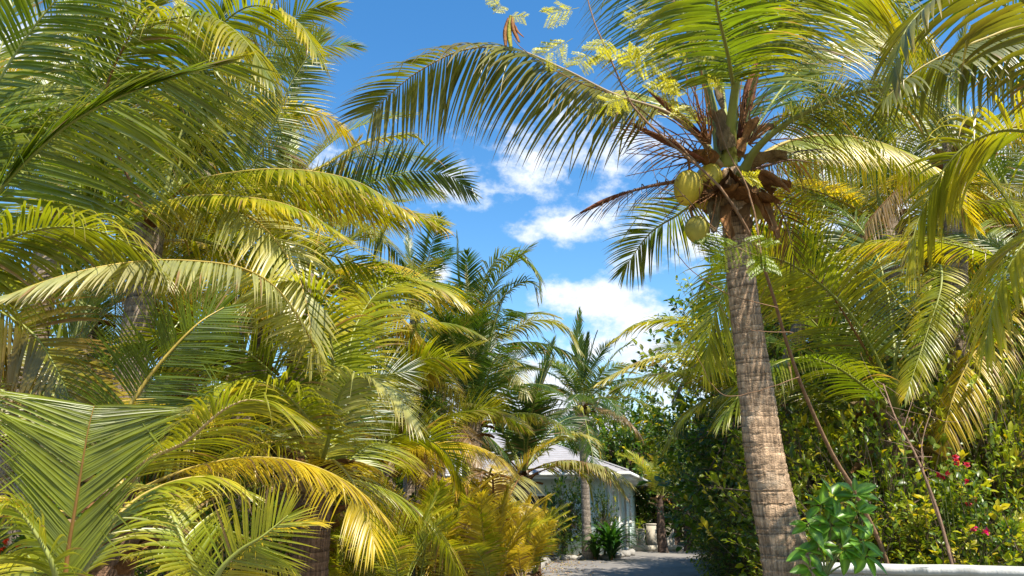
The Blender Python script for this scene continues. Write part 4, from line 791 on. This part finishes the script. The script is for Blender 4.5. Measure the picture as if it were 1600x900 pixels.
# far centre palms
c = at(737, 545, 17.5)
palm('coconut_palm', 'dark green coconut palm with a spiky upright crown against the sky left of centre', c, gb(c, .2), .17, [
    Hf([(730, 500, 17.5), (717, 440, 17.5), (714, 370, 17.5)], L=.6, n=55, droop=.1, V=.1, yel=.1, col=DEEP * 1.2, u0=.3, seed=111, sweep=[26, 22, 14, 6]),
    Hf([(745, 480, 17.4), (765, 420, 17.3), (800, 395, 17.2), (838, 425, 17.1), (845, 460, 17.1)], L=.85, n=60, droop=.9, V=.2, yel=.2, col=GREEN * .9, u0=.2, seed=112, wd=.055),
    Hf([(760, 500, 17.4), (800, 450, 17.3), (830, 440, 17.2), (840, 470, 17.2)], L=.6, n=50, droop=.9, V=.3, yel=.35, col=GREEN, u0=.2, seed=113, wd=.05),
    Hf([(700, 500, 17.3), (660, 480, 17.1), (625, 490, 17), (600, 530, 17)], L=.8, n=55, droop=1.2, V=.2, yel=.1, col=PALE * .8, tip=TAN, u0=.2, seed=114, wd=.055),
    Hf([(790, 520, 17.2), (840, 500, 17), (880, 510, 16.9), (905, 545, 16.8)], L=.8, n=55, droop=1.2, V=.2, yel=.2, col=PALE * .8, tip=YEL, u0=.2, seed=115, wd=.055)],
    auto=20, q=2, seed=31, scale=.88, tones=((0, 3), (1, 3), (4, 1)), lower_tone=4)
c = at(908, 628, 26.8)
palm('coconut_palm', 'slender coconut palm with smooth grey trunk standing in front of the aqua house', c, gnd(919, 874.5), .15, [
    Hf([(905, 580, 27.5), (903, 530, 27.4), (905, 487, 27.3)], L=.7, n=45, droop=.1, V=.1, yel=.1, col=DEEP * 1.2, u0=.25, seed=121, sweep=[30, 24, 16, 8], wd=.06),
    Hf([(935, 590, 27.4), (960, 555, 27.2), (990, 530, 27)], L=.6, n=45, droop=.6, V=.2, yel=.2, col=GREEN, u0=.2, seed=122, wd=.06),
    Hf([(940, 622, 27.4), (985, 622, 27.2), (1030, 645, 27)], L=.6, n=45, droop=1.1, V=.2, yel=.2, col=GREEN * .8, u0=.15, seed=123, wd=.06),
    Hf([(880, 585, 27.4), (862, 560, 27.2), (845, 550, 27)], L=.6, n=45, droop=.7, V=.2, yel=.2, col=DEEP, u0=.2, seed=124, wd=.06)],
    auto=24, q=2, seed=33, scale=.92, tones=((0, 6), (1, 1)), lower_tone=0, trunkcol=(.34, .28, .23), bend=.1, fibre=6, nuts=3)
c = at(818, 735, 19)
palm('coconut_palm', 'low palm left of the house with pale fronds arching across the roof', c, gb(c), .15, [
    Hf([(850, 705, 18.8), (885, 678, 18.6), (925, 685, 18.4), (938, 710, 18.4)], L=.6, n=50, droop=1.1, V=.2, yel=.35, col=PALE, tip=YEL, u0=.15, seed=131, wd=.05),
    Hf([(850, 730, 18.8), (885, 725, 18.6), (915, 745, 18.4), (925, 775, 18.4)], L=.55, n=50, droop=1.1, V=.2, yel=.5, col=LIME, u0=.15, seed=132, wd=.05)],
    auto=18, q=2, seed=34, scale=1.08, tones=((0, 3), (1, 3), (4, 1)), lower_tone=4, elevs=[0, 1, 2, 2, 3, 4, 3, 5])
c = at(742, 655, 15)
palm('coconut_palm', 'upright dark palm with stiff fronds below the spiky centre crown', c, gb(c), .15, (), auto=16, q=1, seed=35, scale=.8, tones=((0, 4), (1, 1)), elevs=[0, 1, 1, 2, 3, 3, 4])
c = at(772, 812, 13)
palm('coconut_palm', 'half dried palm with orange and brown lower fronds left of the house', c, gb(c), .14, [
    Hf([(745, 760, 12.8), (725, 752, 12.6), (700, 775, 12.4), (690, 810, 12.4)], L=.5, n=50, droop=1.2, V=.1, yel=.7, col=YEL, tip=ORANGE, u0=.1, seed=141),
    Hf([(770, 750, 12.8), (765, 740, 12.6), (735, 745, 12.5), (715, 790, 12.4)], L=.45, n=45, droop=1.3, V=.1, yel=.8, col=TAN, tip=BROWN, u0=.1, seed=142, rib=RIBB)],
    auto=7, q=1, seed=36, scale=.5, tones=((2, 2), (3, 2), (1, 1)), elevs=[1, 2, 3, 3, 4, 5])
c = at(690, 600, 22)
palm('coconut_palm', 'distant palm crown showing between the left group and the spiky palm', c, gb(c), .15, (), auto=16, q=2, seed=37, scale=.9, tones=((0, 3), (1, 3)))
c = at(640, 400, 19)
palm('coconut_palm', 'distant bluish green palm top peeking over the left group', at(650, 470, 19), gb(at(650, 470, 19)), .15, (), auto=14, q=2, seed=38, scale=.8, tones=((0, 3),))

# low yellow palms along the bed
ylabels = ['yellow dwarf palm with a broad folded frond beside the left black garden light', 'fan shaped pale yellow frond clump at the bottom left of the bed', 'orange yellow dwarf palm directly behind the left black garden light',
           'lime yellow dwarf palm between the two black garden lights', 'golden dwarf palm just right of the right black garden light', 'bright yellow dwarf palm at the driveway edge by the pale stones', 'small golden palm behind the driveway edge palm',
           'low orange tinted dwarf palm at the bottom between the black garden lights', 'small lime palm at the back of the yellow bed', 'yellow palm tuft at the bottom edge near the shaggy trunk', 'golden dwarf palm at the bottom edge right of both black garden lights', 'lime dwarf palm nearest the camera, left of the black garden lights', 'lime tuft beside the pale stones where the drive meets the yellow bed']
for k, (px, py, Y, s_, tn, nf) in enumerate([(655, 905, 10.5, .5, 3, 11), (575, 935, 9.5, .46, 2, 10), (690, 880, 12, .52, 3, 10), (735, 890, 13, .5, 2, 10), (770, 905, 13.5, .5, 3, 11), (815, 905, 15.5, .5, 3, 12), (790, 880, 16.5, .5, 3, 10), (710, 935, 11, .5, 3, 10), (840, 862, 20.5, .5, 3, 11), (520, 940, 9, .34, 2, 9), (768, 925, 10.8, .5, 3, 11), (625, 925, 8.8, .4, 2, 10), (835, 895, 16.5, .45, 2, 10)]):
    c = at(px, py, Y); c[2] = max(c[2], .12)
    palm('dwarf_palm', ylabels[k], c, gb(c), .07, (), auto=nf, q=3, seed=50 + k, scale=s_, tones=((tn, 3), (2, 2)), elevs=[1, 1, 2, 1, 2, 0, 3], fibre=4, cat='dwarf palm', group='yellow dwarf palms along the bed', front_skip=False, trunkcol=(.25, .15, .09))

# ================================================================== RIGHT PALMS
c = at(1830, 160, 3.9)
palm('coconut_palm', 'near coconut palm rooted beyond the right edge, its broad frond hanging across the upper right', c, gb(c, .2), .17, [
    Hf([(1700, 30, 3.7), (1600, 40, 3.6), (1540, 60, 3.55), (1480, 84, 3.5), (1430, 112, 3.5), (1385, 152, 3.5)], L=.52, n=105, wf=1.1, droop=2.6, V=-1.3, yel=.1, col=OLIVE * .9, tip=OLIVE * 1.3, u0=.1, seed=151, wd=.031, rib=RIBY, jit=.7, brown=.02, sweep=[88, 86, 74, 40], prof=([0, .3, .6, .85, 1], [.8, 1, .9, .7, .5]), label='broad dark frond with leaflets hanging straight down like a curtain'),
    Hf([(1720, 260, 4.1), (1640, 215, 4.3), (1560, 205, 4.4), (1490, 245, 4.5), (1440, 330, 4.6), (1420, 400, 4.6)], L=.75, n=80, droop=1.2, V=.1, yel=.5, col=LIME * .85, tip=YEL, u0=.1, seed=152, wd=.04, flat=.3),
    Hf([(1740, 120, 4.2), (1680, 60, 4.3), (1600, 20, 4.4), (1530, -5, 4.5), (1450, -30, 4.6)], L=.8, n=70, droop=.4, V=0, yel=.1, col=DEEP, u0=.1, seed=153, flat=.7, sweep=[85, 75, 60, 20]),
    Hf([(1740, 340, 4.3), (1680, 330, 4.3), (1610, 370, 4.0), (1560, 450, 4.0), (1540, 540, 4)], L=.7, n=70, droop=1.4, V=.1, yel=.6, col=LIME, u0=.05, seed=154),
    Hf([(1760, 200, 3.6), (1700, 100, 3.2), (1600, 0, 3.0), (1500, -20, 2.9), (1420, 40, 2.9), (1395, 120, 2.9)], L=.5, n=60, droop=1.8, V=0, yel=.35, col=OLIVE, tip=ORANGE * .6, u0=.3, seed=155, wd=.03)],
    auto=0, q=1, seed=40)

c = at(1400, 655, 8.6)
palm('coconut_palm', 'stocky palm among the right hand shrubs with lime fronds spreading left behind the leaning trunk', c, gb(c, .1), .19, [
    Hf([(1375, 590, 8.5), (1323, 497, 8.3), (1283, 440, 8.2), (1240, 405, 8.1), (1190, 390, 8.1)], L=1.05, n=95, droop=.5, V=.15, yel=.4, col=LIME * .85, tip=YEL, u0=.25, seed=161, flat=.8, wd=.042, sweep=[66, 58, 42, 14], rib=RIBB),
    Hf([(1400, 560, 8.3), (1430, 460, 8.1), (1465, 412, 8.0), (1470, 450, 7.8), (1445, 530, 7.7), (1415, 620, 7.6)], L=.4, n=75, droop=1.8, V=.0, yel=.6, col=LIME * .9, tip=YEL, u0=.5, seed=162, wd=.035, rib=RIBG),
    Hf([(1380, 580, 8.4), (1320, 480, 8.2), (1230, 410, 8.0), (1160, 410, 7.9), (1120, 480, 7.9), (1100, 570, 8)], L=1.0, n=100, droop=.75, V=.05, yel=.5, col=LIME, tip=YEL, u0=.35, seed=163, flat=.6, wd=.042),
    Hf([(1410, 590, 8.2), (1460, 500, 8.0), (1530, 450, 7.9), (1600, 450, 7.8), (1660, 500, 7.8)], L=.9, n=85, droop=.8, V=.15, yel=.3, col=GREEN, u0=.2, seed=164),
    Hf([(1400, 580, 8.6), (1390, 480, 8.9), (1370, 400, 9.2), (1330, 340, 9.4), (1270, 300, 9.5)], L=.95, n=85, droop=.9, V=.1, yel=.2, col=DEEP * 1.3, u0=.2, seed=165),
    Hf([(1370, 620, 8.3), (1300, 570, 8.0), (1240, 560, 7.8), (1180, 590, 7.6), (1130, 650, 7.5)], L=.8, n=80, droop=1.2, V=.1, yel=.25, col=GREEN, u0=.15, seed=166)],
    auto=8, q=1, seed=41, scale=.95, tones=((1, 2), (0, 2)), elevs=[1, 2, 3, 2], trunkcol=(.2, .12, .08), fibre=12)
c = at(1215, 640, 13)
palm('coconut_palm', 'sunlit palm hidden behind the leaning trunk, pale frond reaching left toward the house palm', c, gb(c), .16, [
    Hf([(1180, 605, 12.8), (1130, 572, 12.6), (1070, 556, 12.5), (1000, 566, 12.4), (940, 595, 12.3)], L=.75, n=75, droop=1.2, V=.25, yel=.5, col=PALE, tip=YEL, u0=.12, seed=171),
    Hf([(1160, 570, 12.9), (1110, 520, 12.8), (1060, 500, 12.7), (1000, 505, 12.6), (960, 530, 12.6)], L=.7, n=75, droop=1.1, V=.2, yel=.6, col=LIME, tip=YEL, u0=.15, seed=172),
    Hf([(1170, 620, 12.7), (1120, 620, 12.5), (1070, 650, 12.4), (1040, 700, 12.4)], L=.6, n=60, droop=1.2, V=.1, yel=.7, col=LIME, u0=.1, seed=173)],
    auto=10, q=1, seed=42, scale=.95, tones=((2, 2), (1, 2)), elevs=[1, 2, 3, 4, 3])
c = at(1360, 380, 12.5)
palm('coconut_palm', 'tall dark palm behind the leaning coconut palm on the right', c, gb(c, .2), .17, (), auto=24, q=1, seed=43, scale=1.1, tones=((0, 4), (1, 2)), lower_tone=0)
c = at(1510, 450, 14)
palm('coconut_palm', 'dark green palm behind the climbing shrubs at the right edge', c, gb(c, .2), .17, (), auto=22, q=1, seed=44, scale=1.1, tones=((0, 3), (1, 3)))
c = at(1600, 330, 11)
palm('coconut_palm', 'high palm at the right edge behind the hanging curtain frond', c, gb(c, .2), .17, (), auto=20, q=1, seed=45, scale=1.1, tones=((1, 3), (2, 2)))
c = at(1270, 480, 16)
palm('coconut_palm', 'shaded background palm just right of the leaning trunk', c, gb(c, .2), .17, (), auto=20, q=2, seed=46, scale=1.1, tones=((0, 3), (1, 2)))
for (px, py, Y, sd_, sc_, tn, lb) in [(1490, 215, 9, 211, .95, ((2, 3), (3, 1)), 'lime palm filling the upper right between the curtain frond and the main crown'), (1390, 340, 10, 212, .9, ((2, 2), (1, 2)), 'yellow tipped palm below the right side of the main crown'), (1640, 420, 8, 213, .9, ((2, 2), (1, 2)), 'bright palm at the right edge above the red flowers')]:
    c = at(px, py, Y); palm('coconut_palm', lb, c, gb(c, -1.1 if py < 400 else .5), .14, (), auto=18, q=1, seed=sd_, scale=sc_, tones=tn, lower_tone=3)
# little palms far down the drive
for k, (px, py, Y, s_, tn, lb) in enumerate([(1032, 775, 33, .75, 1, 'dark stemmed palm standing before the cream gate pillar'), (1072, 790, 34, .6, 0, 'narrow upright green palm right of the curved white wall'), (1050, 760, 40, .8, 3, 'yellowing palm behind the curved entrance wall'), (1020, 720, 42, .9, 1, 'back palm above the gate pillars beside the house eave')]):
    c = at(px, py, Y); palm('coconut_palm', lb, c, gb(c), .17, (), auto=12, q=2, seed=60 + k, scale=s_, tones=((tn, 3), (2, 1)), elevs=[0, 1, 2, 3, 1], trunkcol=(.12, .08, .06), lower_tone=3, group='palms by the gate')

# ================================================================== SHRUBS AND TREES
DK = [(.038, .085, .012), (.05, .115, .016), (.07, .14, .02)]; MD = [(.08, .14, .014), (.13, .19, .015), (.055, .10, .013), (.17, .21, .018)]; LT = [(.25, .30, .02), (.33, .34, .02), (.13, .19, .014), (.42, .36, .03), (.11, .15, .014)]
tree_k = dict(h=8, rx=3.0, ry=3.0, nclump=1500, per=13, leaf=.13, cols=MD + DK[2:] + [(.22, .26, .02)], seed=1, zlow=.0, lump=.5, wr=.5)
tree_k2 = dict(h=7, rx=2.6, ry=2.6, nclump=1300, per=13, leaf=.12, cols=DK[2:] + [(.24, .28, .02), (.12, .19, .02), (.17, .23, .02), (.10, .17, .016), (.2, .22, .02)], seed=2, zlow=.0, lump=.6, wr=.5)
far_k = dict(h=7, rx=3.6, ry=3.0, nclump=1700, per=12, leaf=.21, cols=MD + DK, seed=3, zlow=.02, lump=.6, wr=.5)
hedge = [(1100, 17, (.95, .95, 1.0), 1, 'tall leafy evergreen tree edging the sky right of the distant drive'), (1080, 24, (1, 1, 1.0), 2, 'dark glossy tree overhanging the far right side of the drive'),
         (1150, 13.5, (.62, .62, .80), 2, 'dark dense tree directly left of the leaning palm trunk'), (1135, 21, (.85, .85, 1.15), 2, 'deep green tree behind the dense hedge tree by the trunk'),
         (1105, 31, (1, 1, .92), 1, 'green tree arching over the end of the drive')]
for k, (px, Y, s_, v, lb) in enumerate(hedge):
    off = {17: 2.6, 24: 2.9, 13.5: 1.9, 21: 2.6, 31: 3.2}[Y]; x = (px - 800) / FPX * Y + off * .75
    put_shrub('hedge_tree', lb, 'tree', 't%d' % v, (x, Y, 0), s_, k * 1.3, 'trees along the right of the drive', **(tree_k if v == 1 else tree_k2))
shA = dict(h=2.2, rx=1.0, ry=.9, nclump=520, per=9, leaf=.072, cols=LT, seed=11, zlow=0, lump=.7, wr=.5)
shB = dict(h=2.2, rx=1.0, ry=.9, nclump=520, per=9, leaf=.08, cols=MD + LT[:2], seed=12, zlow=0, lump=.7, wr=.45)
shD = dict(h=2.2, rx=1.0, ry=.9, nclump=240, per=12, leaf=.11, cols=DK + MD[:2], seed=14, zlow=0, lump=.6, wr=.45)
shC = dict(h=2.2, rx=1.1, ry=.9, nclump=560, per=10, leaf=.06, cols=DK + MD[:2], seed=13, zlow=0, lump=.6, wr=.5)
def px_shrub(px, Y, top, hk, key, lb, nm='shrub', sw=1.0, grp='shrubs behind the white wall', rz=0):
    z = at(px, top, Y)[2]; s_ = z / 2.2; x = at(px, 800, Y)[0]
    put_shrub(nm, lb, 'shrub', key, (x, Y, 0), (s_ * sw, s_ * sw, s_), rz, grp, **hk)
px_shrub(1310, 9.6, 560, shA, 'sA', 'bright lime green shrub right of the leaning trunk behind the bare stems', sw=.8, rz=.4)
px_shrub(1385, 8.2, 660, shB, 'sB', 'leafy shrub behind the white wall right of the large leaved seedling', sw=.75, rz=2)
px_shrub(1470, 9.0, 610, shA, 'sA', 'yellow green shrub behind the middle of the white wall', sw=.75, rz=3)
px_shrub(1560, 8.6, 600, shB, 'sB', 'tall mixed green shrub at the right edge above the red flowers', sw=.8, rz=1)
px_shrub(1565, 8.4, 500, shA, 'sA', 'tall lime shrub between the right edge palm stems above the magenta blossoms', sw=.45, rz=2.4)
px_shrub(1520, 11.5, 420, shB, 'sB', 'high green shrub climbing among the palms at the right', sw=.6, rz=4)
px_shrub(1590, 11.0, 400, shC, 'sC', 'dark climbing shrub at the right edge under the palm fronds', sw=.6, rz=5)
px_shrub(1260, 11.0, 640, shB, 'sB', 'mid green shrub just right of the leaning palm trunk', sw=.8, rz=.9)
px_shrub(1340, 7.9, 770, shB, 'sB', 'low green shrub behind the large leaved seedling', sw=1.1, rz=2.2)
px_shrub(1450, 7.7, 770, shA, 'sA', 'low sunlit shrub against the back of the white wall', sw=1.1, rz=5.2)
px_shrub(1590, 7.3, 790, shC, 'sC', 'small round bright green bush at the right edge behind the wall', sw=.9, rz=1.2)
px_shrub(1420, 12.5, 520, shC, 'sC', 'dark background shrub between the right hand palms', sw=.8, rz=3.3)
px_shrub(1160, 14.5, 800, shC, 'sC', 'dark low shrub spilling onto the drive left of the leaning trunk', sw=1.2, rz=.3, grp='shrubs at the right of the drive')
px_shrub(1130, 18.5, 812, shB, 'sB', 'grey green narrow leaved bush at the drive edge', sw=1.2, rz=.7, grp='shrubs at the right of the drive')
px_shrub(1098, 34, 835, shA, 'sA', 'sunlit yellow green bush beside the end of the drive', sw=1.3, rz=.7, grp='bushes at the end of the drive')
px_shrub(1080, 40, 800, shA, 'sA', 'tall pale sunlit bush behind the end of the drive', sw=.9, rz=2.7, grp='bushes at the end of the drive')
px_shrub(1118, 27, 780, shB, 'sB', 'round green bush on the right of the drive before the sunlit bush', sw=1.0, rz=3.7, grp='shrubs at the right of the drive')
# shrubs by the house
px_shrub(882, 28.8, 755, shD, 'sD', 'dark glossy shrub before the front window of the house', sw=.75, rz=1, grp='shrubs against the house')
px_shrub(943, 28.2, 775, shD, 'sD', 'slim dark shrub right of the slender palm trunk by the house corner', sw=.45, rz=3, grp='shrubs against the house')
px_shrub(860, 27.6, 800, shD, 'sD', 'low dark shrub under the left end of the front window', sw=.9, rz=4, grp='shrubs against the house')
# dark undergrowth beneath the left palms
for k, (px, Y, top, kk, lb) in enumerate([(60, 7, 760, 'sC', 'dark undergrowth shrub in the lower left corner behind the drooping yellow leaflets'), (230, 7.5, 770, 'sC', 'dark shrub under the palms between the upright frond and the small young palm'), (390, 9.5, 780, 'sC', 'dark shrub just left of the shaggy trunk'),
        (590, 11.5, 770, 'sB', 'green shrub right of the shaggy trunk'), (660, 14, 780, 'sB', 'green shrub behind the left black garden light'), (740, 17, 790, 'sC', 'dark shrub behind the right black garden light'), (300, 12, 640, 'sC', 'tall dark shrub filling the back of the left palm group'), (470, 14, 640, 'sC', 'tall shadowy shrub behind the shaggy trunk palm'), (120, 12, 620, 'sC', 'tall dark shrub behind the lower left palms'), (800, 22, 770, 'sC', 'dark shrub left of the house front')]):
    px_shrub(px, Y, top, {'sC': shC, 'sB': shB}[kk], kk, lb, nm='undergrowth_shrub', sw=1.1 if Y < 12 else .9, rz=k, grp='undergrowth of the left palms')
# background trees closing the horizon
for k, (px, Y, s_, lb) in enumerate([(-150, 24, (1, 1, 1), 'background tree far behind the left edge palms'), (100, 26, (1.1, 1, 1.0), 'background tree behind the upper left palms'), (300, 28, (1.1, 1, .9), 'background tree behind the middle of the left palms'), (480, 30, (1.1, 1, .85), 'background tree behind the left group beside the sky gap'),
        (620, 36, (1.1, 1, .85), 'background tree low beneath the spiky centre palm'), (760, 44, (1.2, 1, .85), 'background tree behind the house roof left end'), (965, 42, (1.0, 1, 1.12), 'background tree behind the house eave'), (1060, 52, (1.1, 1, 1.05), 'background tree closing the end of the drive'), (880, 50, (1.1, 1, .8), 'background tree behind the house palm trunk'),
        (1250, 20, (.9, .9, .8), 'background tree right of the leaning trunk'), (1420, 19, (.9, .9, .85), 'background tree behind the stocky right palm'), (1600, 18, (.9, .9, .85), 'background tree behind the right edge shrubs'), (1150, 40, (1.1, 1, .9), 'background tree beyond the hedge trees')]):
    x = (px - 800) / FPX * Y; put_shrub('background_tree', lb, 'tree', 'far', (x, Y, 0), s_, k * 2.1, 'background trees', **far_k)

# ------------------------------------------------------------------ large leaved seedling by the wall
def seedling():
    z = 5.6; base = at(1285, 960, z); base[2] = 0; rng = np.random.default_rng(77)
    t = thing('large_leaved_seedling', 'young plant with big bright green oval leaves at the left end of the low wall', 'plant', base)
    mb = MB(); nodes = [(1262, 862), (1352, 868), (1335, 770), (1283, 790), (1325, 818), (1278, 850), (1300, 775), (1340, 800), (1266, 888), (1318, 858), (1262, 820), (1298, 820), (1345, 845)]
    root = at(1290, 900, z); tube(mb, spline([np.array([base[0], z, 0]), root], 8), [.014, .01], 6, np.array([.14, .15, .05]))
    for (x, y) in nodes: tube(mb, spline([root, (root + at(x, y, z)) / 2 + rng.normal(0, .02, 3), at(x, y, z)], 8), [.008, .004], 5, np.array([.16, .17, .05]))
    mb.build('stem', M_bark, t, base, smooth=True)
    for (x, y) in nodes:
        for k in range(7):
            a = k * 2 * math.pi / 7 + rng.random(); d = np.array([math.cos(a), -.25 + .3 * math.sin(a * 2), math.sin(a) * .75 + .05]); d = nrm(d + rng.normal(0, .12, 3)); L = rng.uniform(.09, .17); W = L * .5
            up = nrm(np.array([.2, -.8, .9]) + rng.normal(0, .2, 3)); S = nrm(np.cross(d, up)); N = np.cross(S, d); m = 9; u = np.linspace(0, 1, m)
            ax = at(x, y, z) + d * (u[:, None] * L + .015) - N * (u[:, None] ** 2 * L * .22); wv = W / 2 * np.sin(np.pi * u ** .8) ** .75 * (1 - .15 * u) + .002
            c_ = np.array([.10, .20, .02]) * rng.uniform(.8, 1.3)
            v = np.concatenate([ax - S * wv[:, None] + N * wv[:, None] * .3, ax - S * wv[:, None] * .5 + N * wv[:, None] * .1, ax, ax + S * wv[:, None] * .5 + N * wv[:, None] * .1, ax + S * wv[:, None] + N * wv[:, None] * .3])
            cc = np.concatenate([np.tile(c_, (2 * m, 1)), np.tile(c_ * 1.9, (m, 1)), np.tile(c_, (2 * m, 1))]); i = np.arange(m - 1)
            lb = MB().add(v, [np.stack([i + q * m, i + 1 + q * m, i + 1 + (q + 1) * m, i + (q + 1) * m], 1) for q in range(4)], cc); lb.build('leaf', M_broad, t, base, smooth=True)
seedling()
# bare shrub stems and red flowers at right
def bare_stems():
    rng = np.random.default_rng(5)
    for k, (pts, r, lb) in enumerate([([(1492, 900, 6.9), (1465, 800, 6.9), (1430, 710, 6.9), (1400, 655, 7.0), (1380, 600, 7.1)], .016, 'slanting bare brown stem rising behind the middle of the white wall'), ([(1500, 900, 7.1), (1452, 770, 7.1), (1440, 700, 7.2), (1455, 640, 7.3)], .009, 'thin twig crossing the shrubs behind the wall')]):
        A = spline([at(*p) for p in pts], 24); b = A[0].copy(); b[2] = 0; A = np.vstack([b, A]); t = thing('bare_stem', lb, 'stem', b); mb = MB(); tube(mb, A, [r, r * .8, r * .4], 7, np.array([.24, .15, .10])); mb.build('stem', M_bark, t, b, smooth=True)
        mb = MB()
        for j in range(9):
            s_ = A[rng.integers(10, 24)]; tube(mb, spline([s_, s_ + rng.normal(0, .1, 3) + [0, 0, .1], s_ + rng.normal(0, .25, 3) + [0, 0, .2]], 6), [r * .3, .001], 4, np.array([.26, .17, .12]), cap=False)
        mb.build('twig', M_bark, t, b)
bare_stems()
def flowers(px, py, Y, n, sp, lb, col, base_shift=0):
    p0 = at(px, py, Y); b = np.array([p0[0], Y, 0]); rng = np.random.default_rng(int(px + py)); t = thing('flowering_plant', lb, 'flowers', b)
    mb = MB(); st = MB()
    ms = []
    for k in range(n):
        c_ = p0 + rng.normal(0, sp, 3); ms.append(c_); tube(st, spline([b, (b + c_) / 2 + rng.normal(0, .05, 3), c_], 7), [.006, .003], 4, np.array([.1, .12, .04]), cap=False)
        q = 14; dd = rng.normal(0, 1, (q, 3)) + [0, -.4, .3]; leaves(mb, np.tile(c_, (q, 1)), dd, nrm(rng.normal(0, 1, (q, 3))), rng.uniform(.02, .045, q), rng.uniform(.018, .03, q), np.asarray(col)[None] * (1 + rng.normal(0, .2, (q, 1))))
    st.build('stem', M_bark, t, b); mb.build('blossom', M_petal, t, b)
    mb = MB(); q = 90; i = rng.integers(0, n, q); pos = np.array(ms)[i] * 1.0 + rng.normal(0, .08, (q, 3)) - [0, -.08, .05]; leaves(mb, pos, rng.normal(0, 1, (q, 3)), nrm(rng.normal(0, 1, (q, 3)) + [0, 0, 1]), rng.uniform(.05, .08, q), rng.uniform(.02, .04, q), np.array(MD)[rng.integers(0, 4, q)]); mb.build('foliage', M_broad, t, b)
flowers(1500, 735, 7.3, 5, .06, 'red flower cluster glowing in the shade of the right hand shrubs', (.62, .03, .09))
flowers(1468, 742, 7.3, 3, .035, 'smaller dull red flower cluster left of the brighter one', (.5, .03, .06))
flowers(1528, 832, 7.1, 4, .045, 'pink magenta blossoms low behind the right part of the white wall', (.75, .03, .22))
flowers(1525, 782, 7.3, 2, .03, 'faint red blossoms between the red cluster and the magenta blossoms', (.5, .03, .05))
flowers(22, 858, 6.2, 5, .05, 'tiny orange red blossoms in the shade at the lower left edge', (.7, .08, .02))

# strap leaved plants
def strap(px, py, Y, n, L, lb, col, wd=.05):
    b = at(px, py, Y); b[2] = 0; rng = np.random.default_rng(int(px)); t = thing('strap_leaved_plant', lb, 'plant', b); mb = MB()
    for k in range(n):
        a = rng.random() * 6.28; e = rng.uniform(50, 85); P = arc(e, e - 100, L * rng.uniform(.7, 1.15), 1.2, m=9); ca, sa = math.cos(a), math.sin(a)
        P = np.stack([P[:, 0] * ca, P[:, 0] * sa, P[:, 2]], 1) + rng.normal(0, .05, 3) * [1, 1, 0] + [0, 0, rng.uniform(0, .35) * L]; S = np.array([-sa, ca, 0]); w_ = wd * np.sin(np.linspace(.5, 3.1, 9)) ** .7
        v = np.concatenate([P - S * w_[:, None], P - [0, 0, .012], P + S * w_[:, None]]); i = np.arange(8)
        mb.add(v, [np.stack([i + q * 9, i + 1 + q * 9, i + 1 + (q + 1) * 9, i + (q + 1) * 9], 1) for q in range(2)], np.asarray(col) * rng.uniform(.7, 1.4))
    mb.build('foliage', M_broad, t, smooth=True)
    mb = MB(); tube(mb, [[0, 0, 0], [0, 0, L * .4]], [.05, .03], 6, BROWN); mb.build('stem', M_bark, t)
strap(955, 860, 27.6, 90, 1.5, 'dark green strap leaved plant at the foot of the house corner', (.03, .09, .015), .06)
strap(930, 865, 27.9, 50, 1.1, 'smaller strap leaved plant beside the slender palm base', (.05, .11, .02))
strap(640, 775, 12.5, 130, 1.0, 'lush lime strap leaved bush beneath the arched lime frond', (.13, .24, .02), .022)
strap(585, 770, 11.8, 100, .9, 'bright green spiky leaved bush right of the shaggy trunk', (.12, .22, .02), .02)

# garden lights in the yellow bed
for (px, py, top, Y, lb) in ((646, 880, 845, 9.8, 'left black garden light post among the yellow fronds'), (724, 870, 842, 12, 'right black garden light post among the yellow fronds')):
    b = at(px, py, Y); h = at(px, top, Y)[2]; b[2] = 0; t = thing('garden_light', lb, 'garden light', b, 'black garden lights')
    mb = MB(); tube(mb, [[0, 0, 0], [0, 0, h - .12]], .03, 12); mb.build('post', M_black, t, smooth=True)
    mb = MB(); tube(mb, [[0, 0, h - .12], [0, 0, h - .03]], .036, 12); 
    for k in range(3): tube(mb, [[0, 0, h - .11 + .03 * k], [0, 0, h - .10 + .03 * k]], .05, 14)
    mb.build('lamp_head', M_black, t); mb = MB(); tube(mb, [[0, 0, h - .027], [0, 0, h]], [.055, .02], 14); mb.build('cap', M_black, t)
# brown timber fence glimpsed behind the shaggy trunk
def fence():
    a = at(380, 860, 10.6); b = at(560, 860, 10.6); a[2] = b[2] = 0; t = thing('timber_fence', 'dark brown timber fence glimpsed behind the shaggy palm trunk', 'fence', a)
    L = b[0] - a[0]; top = at(500, 828, 10.6)[2]
    for k in range(5): mb = MB(); box(mb, (L * k / 4, 0, top / 2), (.1, .1, top)); mb.build('post', M_wood, t)
    for z_ in (.35, top - .2): mb = MB(); box(mb, (L / 2, -.075, z_), (L, .035, .14)); mb.build('rail', M_wood, t)
    mb = MB()
    for k in range(22): box(mb, (L * (k + .5) / 22, .075, (top - .06) / 2), (L / 22 - .012, .025, top - .06))
    mb.build('boards', M_wood, t)
fence()
